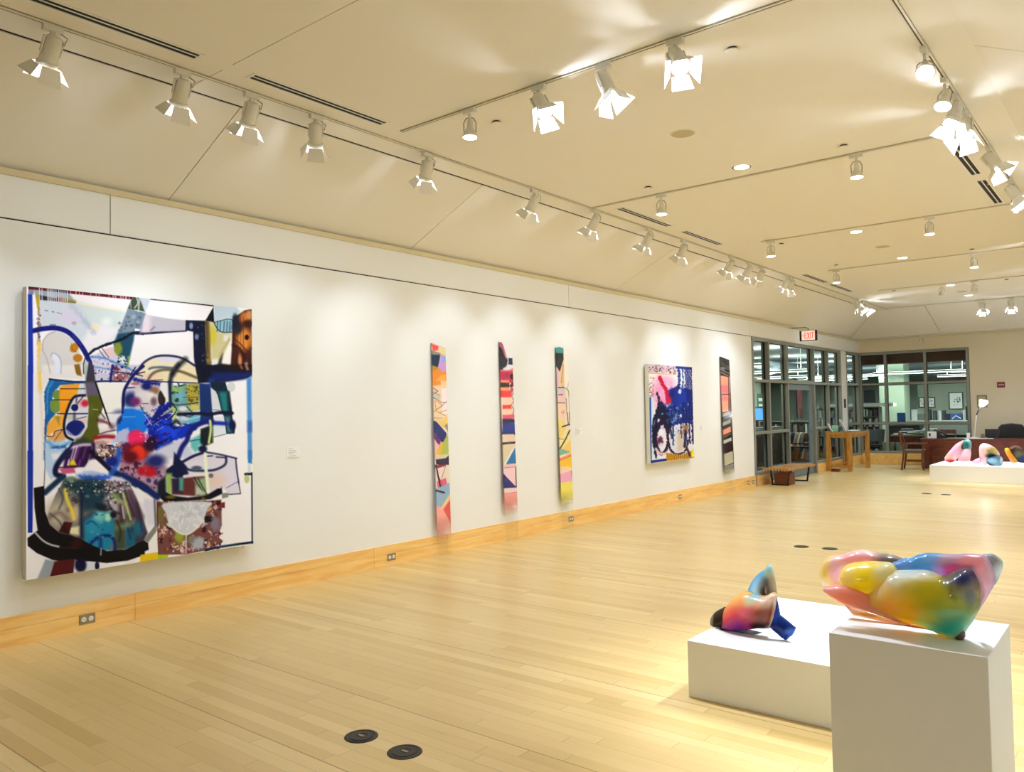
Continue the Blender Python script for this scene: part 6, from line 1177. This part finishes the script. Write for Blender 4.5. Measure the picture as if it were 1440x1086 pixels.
for i, (x, y, v, lb) in enumerate(pn):
    if proto is None:
        r = thing('pendant_light', 'x', 'pendant light')
        MB().box(-1.2, 1.2, -.07, .07, 0.0, .05).build('body', whitep, r); MB().box(-1.18, 1.18, -.06, .06, -.012, .0).box(-1.18, 1.18, -.05, .05, .05, .056).build('lens', pend_e, r)  # upper glowing strip added to light the ceiling
        for sx in (-.9, .9): MB().tube([(sx, 0, .04), (sx, 0, LZ-2.52)], .008, 6).build('hanger', whitep, r)
        proto = r
    else: r = copy_tree(proto)
    r.location = (x, y, 2.52); r.rotation_euler = (0, 0, PI/2 if v else .0); tag(r, 'long white hanging fluorescent light in the library, '+lb, 'pendant light', 'library pendant lights')
    l = bpy.data.lights.new('pend', 'AREA'); l.shape = 'RECTANGLE'; l.size = 2.2; l.size_y = .12; l.energy = PEND_W; l.color = (.92, 1.0, .97)
    lo = bpy.data.objects.new('pend_light', l); COL.objects.link(lo); lo.location = (x, y, 2.47); lo.rotation_euler = (0, 0, PI/2 if v else 0)
    lu = bpy.data.objects.new('pend_added_uplight', l); COL.objects.link(lu); lu.location = (x, y, 2.62); lu.rotation_euler = (PI, 0, PI/2 if v else 0)  # upward light added to brighten the library ceiling
# bookcases with individual books
shelf_m = mat('shelf_grey', rgb(120, 120, 108), .6); rb = random.Random(11)
bookm = [mat('book_cover', rgb(*c), .6) for c in ((40,40,46),(120,120,116),(190,190,184),(70,40,36),(36,54,84),(60,84,70),(150,140,120),(96,30,34),(210,210,204))]
bproto = []
for m_ in bookm:
    o = MB().box(0, .04, 0, .2, 0, .26).build('book', m_); bproto.append(o)
bused = set()
def bookcase(label, loc, rz, w, rows, h0, dz, grp, blabel, lean=0.0, top=None):
    r = thing('bookcase', label, 'bookcase', loc, rz); H_ = h0+rows*dz
    MB().box(0, .025, 0, .3, 0, H_).box(w-.025, w, 0, .3, 0, H_).build('side_panel', shelf_m, r)
    for k in range(rows+1): MB().box(.025, w-.025, 0, .3, h0+k*dz-.02, h0+k*dz).build('shelf', shelf_m, r)
    MB().box(0, w, .3, .31, 0, H_).build('back_panel', shelf_m, r)
    c, s_ = math.cos(rz), math.sin(rz)
    for k in range(rows):
        x = .04
        while x < w-.08:
            i = rb.randrange(len(bproto)); src = bproto[i]
            if i in bused: o = src.copy(); COL.objects.link(o)
            else: o = src; bused.add(i)
            sx = rb.uniform(.7, 1.5); sz = rb.uniform(.75, 1.08)*min(1, (dz-.05)/.27)
            o.scale = (sx, 1, sz); o.location = (loc[0]+c*x-s_*.03, loc[1]+s_*x+c*.03, loc[2]+h0+k*dz+.001); o.rotation_euler = (0, 0, rz)
            tag(o, blabel, 'book', grp); x += .04*sx+rb.choice((.004, .004, .004, .05))
    return r
bookcase('grey library bookcase full of books behind the left bay of the far glazing', (-1.85, 25.2, 0), 0, 1.85, 5, .1, .29, 'books in the bookcase behind the far glazing', 'book in the grey bookcase behind the left bay of the far glazing')
bookcase('low grey library bookcase seen through the glazed door', (-2.75, 22.9, 0), PI/2*0+.15, 1.6, 3, .1, .36, 'books in the low bookcase behind the glazed door', 'book in the low bookcase behind the glazed door')
tag(MB().box(-1.6, .4, 25.15, 25.55, 1.56, 1.66).build('book_box', paper), 'long white boxes lying on top of the grey library bookcase', 'box')
# back wall items: dark doorway, pictures
for (px0, py0, px1, py1, yy, lb, kind) in ((1215, 549, 1230, 566, 32.95, 'dark square window in the pale library wall', 'w'), (1292, 559, 1300.5, 573.5, 28.0, 'small black-framed print in the library, left of two', 'p'), (1303, 559, 1315.5, 573.5, 28.0, 'small black-framed print in the library, right of two', 'p'), (1334, 552, 1355, 575.5, 28.0, 'large framed drawing in the library behind the right bay', 'p')):
    a, b_ = at(px0, py0, 1, yy), at(px1, py1, 1, yy); w, h = (b_.x-a.x)/2, (a.z-b_.z)/2
    r = thing('framed_print' if kind == 'p' else 'wall_window', lb, 'picture' if kind == 'p' else 'window', ((a.x+b_.x)/2, yy, (a.z+b_.z)/2))
    f_ = .025
    MB().box(-w, w, -.03, 0, h-f_, h).box(-w, w, -.03, 0, -h, -h+f_).box(-w, -w+f_, -.03, 0, -h+f_, h-f_).box(w-f_, w, -.03, 0, -h+f_, h-f_).build('frame', dark, r)
    MB().box(-w+f_, w-f_, -.015, 0, -h+f_, h-f_).build('sheet' if kind == 'p' else 'pane', paper if kind == 'p' else dark, r)
    if kind == 'p':
        g_ = MB(); rr = random.Random(px0)
        for _ in range(16):
            x, z = rr.uniform(-w*.6, w*.5), rr.uniform(-h*.6, h*.5); g_.box(x, x+rr.uniform(.03, .12)*w*2, -.018, -.015, z, z+rr.uniform(.04, .16)*h)
        g_.build('drawing', mat('ink_dark', rgb(60, 66, 66), .7), r)
struct(MB().box(c1+.02, 6.0, 28.0, 28.1, 0, 2.3).build('wall_library', lw), 'pale partition carrying framed prints in the library')
# workroom desk and clutter behind the far glazing
wd = thing('office_desk', 'dark red office desk behind the far glazing, piled with papers', 'desk', (.52, 24.25, 0))
MB().box(0, 1.25, 0, .7, .72, .75).build('desktop', mat('pale_desktop', rgb(150, 150, 140), .5), wd); MB().box(0, .7, .02, .05, 0, .72).build('front_panel', mahog, wd); MB().box(.7, 1.22, .05, .68, 0, .72).build('pedestal', dark, wd)
w2 = thing('office_desk', 'dark office desk behind the right bay of the far glazing', 'desk', (1.85, 24.5, 0))
MB().box(0, 1.5, 0, .7, .72, .75).build('desktop', dark, w2); MB().box(0, 1.5, .02, .05, 0, .72).build('front_panel', dark, w2)
rc = random.Random(5)
def clut(x0, x1, y0, z, kinds, lab, cat, grp, name):
    x = x0
    while x < x1:
        w, d_, h = kinds[rc.randrange(len(kinds))]; c = rc.choice(((226,228,222),(190,196,190),(60,70,80),(40,60,110),(230,232,228),(110,116,110),(30,30,34)))
        o = MB().box(0, w, 0, d_, 0, h).build(name, mat('clutter', rgb(*c), .6)); o.location = (x, y0+rc.uniform(0, .1), z); tag(o, lab, cat, grp); x += w+rc.choice((.004, .004, .03, .08))
for i in range(14):
    o = MB().box(0, .3, 0, .21, 0, .012).build('paper_sheet', paper if i % 3 else mat('grey_paper', rgb(150, 160, 160), .6)); o.location = (.57+rc.random()*.75, 24.27+rc.random()*.35, .751+i*.0125); o.rotation_euler = (0, 0, rc.uniform(-.5, .5)); tag(o, 'loose papers piled on the dark red office desk', 'paper', 'papers on the office desk')
sh = thing('wall_shelf', 'long pale counter in the library behind the right bays, crowded with files', 'counter', (.15, 27.2, 0))
MB().box(0, 3.2, 0, .6, 1.05, 1.1).build('top', mat('pale_counter', rgb(190, 196, 186), .5), sh); MB().box(0, 3.2, .05, .1, 0, 1.05).build('front_panel', mat('counter_front', rgb(120, 124, 116), .6), sh)
clut(.25, 3.1, 27.25, 1.1, [(.1, .25, .42), (.05, .25, .5), (.16, .2, .34), (.06, .2, .55), (.2, .2, .2), (.08, .2, .3)], 'files and boxes crowded on the pale library counter', 'file', 'files on the library counter', 'file_box')
o = MB().box(0, .22, 0, .06, 0, .36).build('blue_folder', blue); o.location = (at(1262, 600, 1, 25.4).x, 25.4, 1.0); tag(o, 'upright blue folder before the pale library column', 'folder')
st = thing('side_cabinet', 'low dark cabinet under the blue folder by the pale library column', 'cabinet', (at(1250, 600, 1, 25.3).x, 25.2, 0)); MB().box(0, .85, 0, .5, 0, 1.0).build('body', dark, st); MB().box(.03, .4, -.02, 0, .1, .9).box(.43, .82, -.02, 0, .1, .9).build('door', mat('cab_door', rgb(50, 44, 40), .5), st)
a, b_ = at(1336, 585, 1, 27.21), at(1353, 594, 1, 27.21)
r = thing('poster_board', 'blue poster with white swirl propped on the library counter', 'poster', (a.x, 27.215, 1.101)); MB().box(0, b_.x-a.x, 0, .02, 0, a.z-b_.z).build('sheet', blue, r)
MB().tube([(.05, -.003, .04), ((b_.x-a.x)*.5, -.003, (a.z-b_.z)*.7), ((b_.x-a.x)*.9, -.003, .05)], .012, 6).build('swirl', paper, r)
# task chair and waste bins behind the glass
tc_ = thing('task_chair', 'dark metal stacking chair with teal seat behind the left bay of far glazing', 'chair', (.1, 24.2, 0))
for sx in (-.2, .2):
    for sy in (-.2, .2): MB().tube([(sx, sy, 0), (sx*.9, sy*.9, .45)], .014, 6).build('leg', dark, tc_)
MB().box(-.22, .22, -.22, .22, .44, .48).build('seat', dark, tc_); MB().prism([(-.2, .2, .55), (.2, .2, .55), (.22, .26, .9), (-.22, .26, .9)], (0, .025, 0)).build('backrest', dark, tc_)
for i, x in enumerate((.50, .84)):
    o = MB().lathe([(.12, 0), (.15, .56), (.14, .56), (.11, .02)], 20).build('waste_bin', mat('grey_green_bin', rgb(140, 150, 136), .6), smooth=True); o.location = (x+.05, 23.85, 0); tag(o, ['grey waste bin left of the far mullion', 'grey waste bin right of the far mullion'][i], 'waste bin')
# seen through the left glazing
cnt = thing('library_counter', 'dark library counter seen through the left bays of the glazed screen', 'counter', (-2.3, 17.2, 0)); MB().box(-.4, .4, 0, 3.2, .9, .96).build('top', mat('counter_top_grey', rgb(120, 124, 116), .5), cnt); MB().box(-.36, .36, .03, 3.17, 0, .9).build('body', dark, cnt)
sc_ = thing('computer_screen', 'lit blue computer screen on the library counter, at left edge of the glazing', 'monitor', (-1.6, 19.6, .96)); scp = at(1064, 581, 1, 19.7)
sc_.location = (scp.x, 19.7, scp.z-.2); cnt.location = (scp.x, 17.2, scp.z-.36-.96); MB().box(-.2, .2, 0, .03, 0, .34).build('bezel', dark, sc_); MB().box(-.18, .18, -.004, 0, .02, .32).build('display', mat('blue_display', rgb(60, 130, 210), .4, emit=(.1, .35, .8, 1), es=1.2), sc_); MB().box(-.04, .04, .0, .03, -.15, 0).box(-.12, .12, -.05, .1, -.16, -.15).build('foot', dark, sc_)
a, b_ = at(1066, 561, 0, -3.88), at(1076, 576, 0, -3.88)
r = thing('notice_board', 'green notice on the pale partition behind the left glazing', 'notice', (-3.8995, (a.y+b_.y)/2, 1.75)); MB().box(0, .02, -.35, .35, -.3, .3).build('sheet', mat('green_notice', rgb(56, 110, 84), .6), r); MB().box(.02, .024, -.25, .25, .05, .15).box(.02, .024, -.25, .2, -.12, -.04).build('print', paper, r)
c_ = at(1124, 568, 0, -3.89); r = thing('dark_poster', 'dark red framed panel on the pale partition behind the glazed door', 'picture', (-3.9, c_.y, c_.z)); MB().box(0, .03, -.3, .3, -.55, .55).build('frame', dark, r); MB().box(.03, .035, -.26, .26, -.5, .5).build('sheet', mat('dark_red_sheet', rgb(90, 30, 36), .6), r)
bc = thing('book_cart', 'wooden book cart with leaning books behind the glazed door', 'cart', (-1.1, 21.3, .0)); MB().box(-.4, .4, -.25, .25, .18, .22).box(-.4, .4, -.25, .25, .6, .64).build('shelf', mahog, bc); MB().box(-.43, -.4, -.25, .25, .08, .95).box(.4, .43, -.25, .25, .08, .95).build('side_panel', mahog, bc)
for k in range(12):
    src = bproto[k % len(bproto)]; o = src.copy(); COL.objects.link(o); o.rotation_euler = (0, .25, 0); o.scale = (1.1, 1, 1.05); o.location = (-1.46+.1*(k//2), 21.17, .221 if k % 2 else .641); tag(o, 'leaning book on the wooden cart behind the glazed door', 'book', 'books on the wooden cart')
# ================================================================ world and view
wd_ = bpy.data.worlds.new('world'); SC.world = wd_; wd_.use_nodes = True
bg = wd_.node_tree.nodes['Background']; bg.inputs[0].default_value = (0.9, 0.85, 0.75, 1); bg.inputs[1].default_value = 0.02
SC.view_settings.view_transform = 'Standard'; SC.view_settings.look = 'None'; SC.view_settings.gamma = 1.0; SC.view_settings.use_curve_mapping = False
SC.view_settings.exposure = EXPO
try:
    SC.cycles.max_bounces = 9; SC.cycles.diffuse_bounces = 5; SC.cycles.glossy_bounces = 4; SC.cycles.transparent_max_bounces = 16; SC.cycles.sample_clamp_indirect = 6.0; SC.cycles.use_denoising = True; SC.cycles.caustics_reflective = False
except Exception: pass
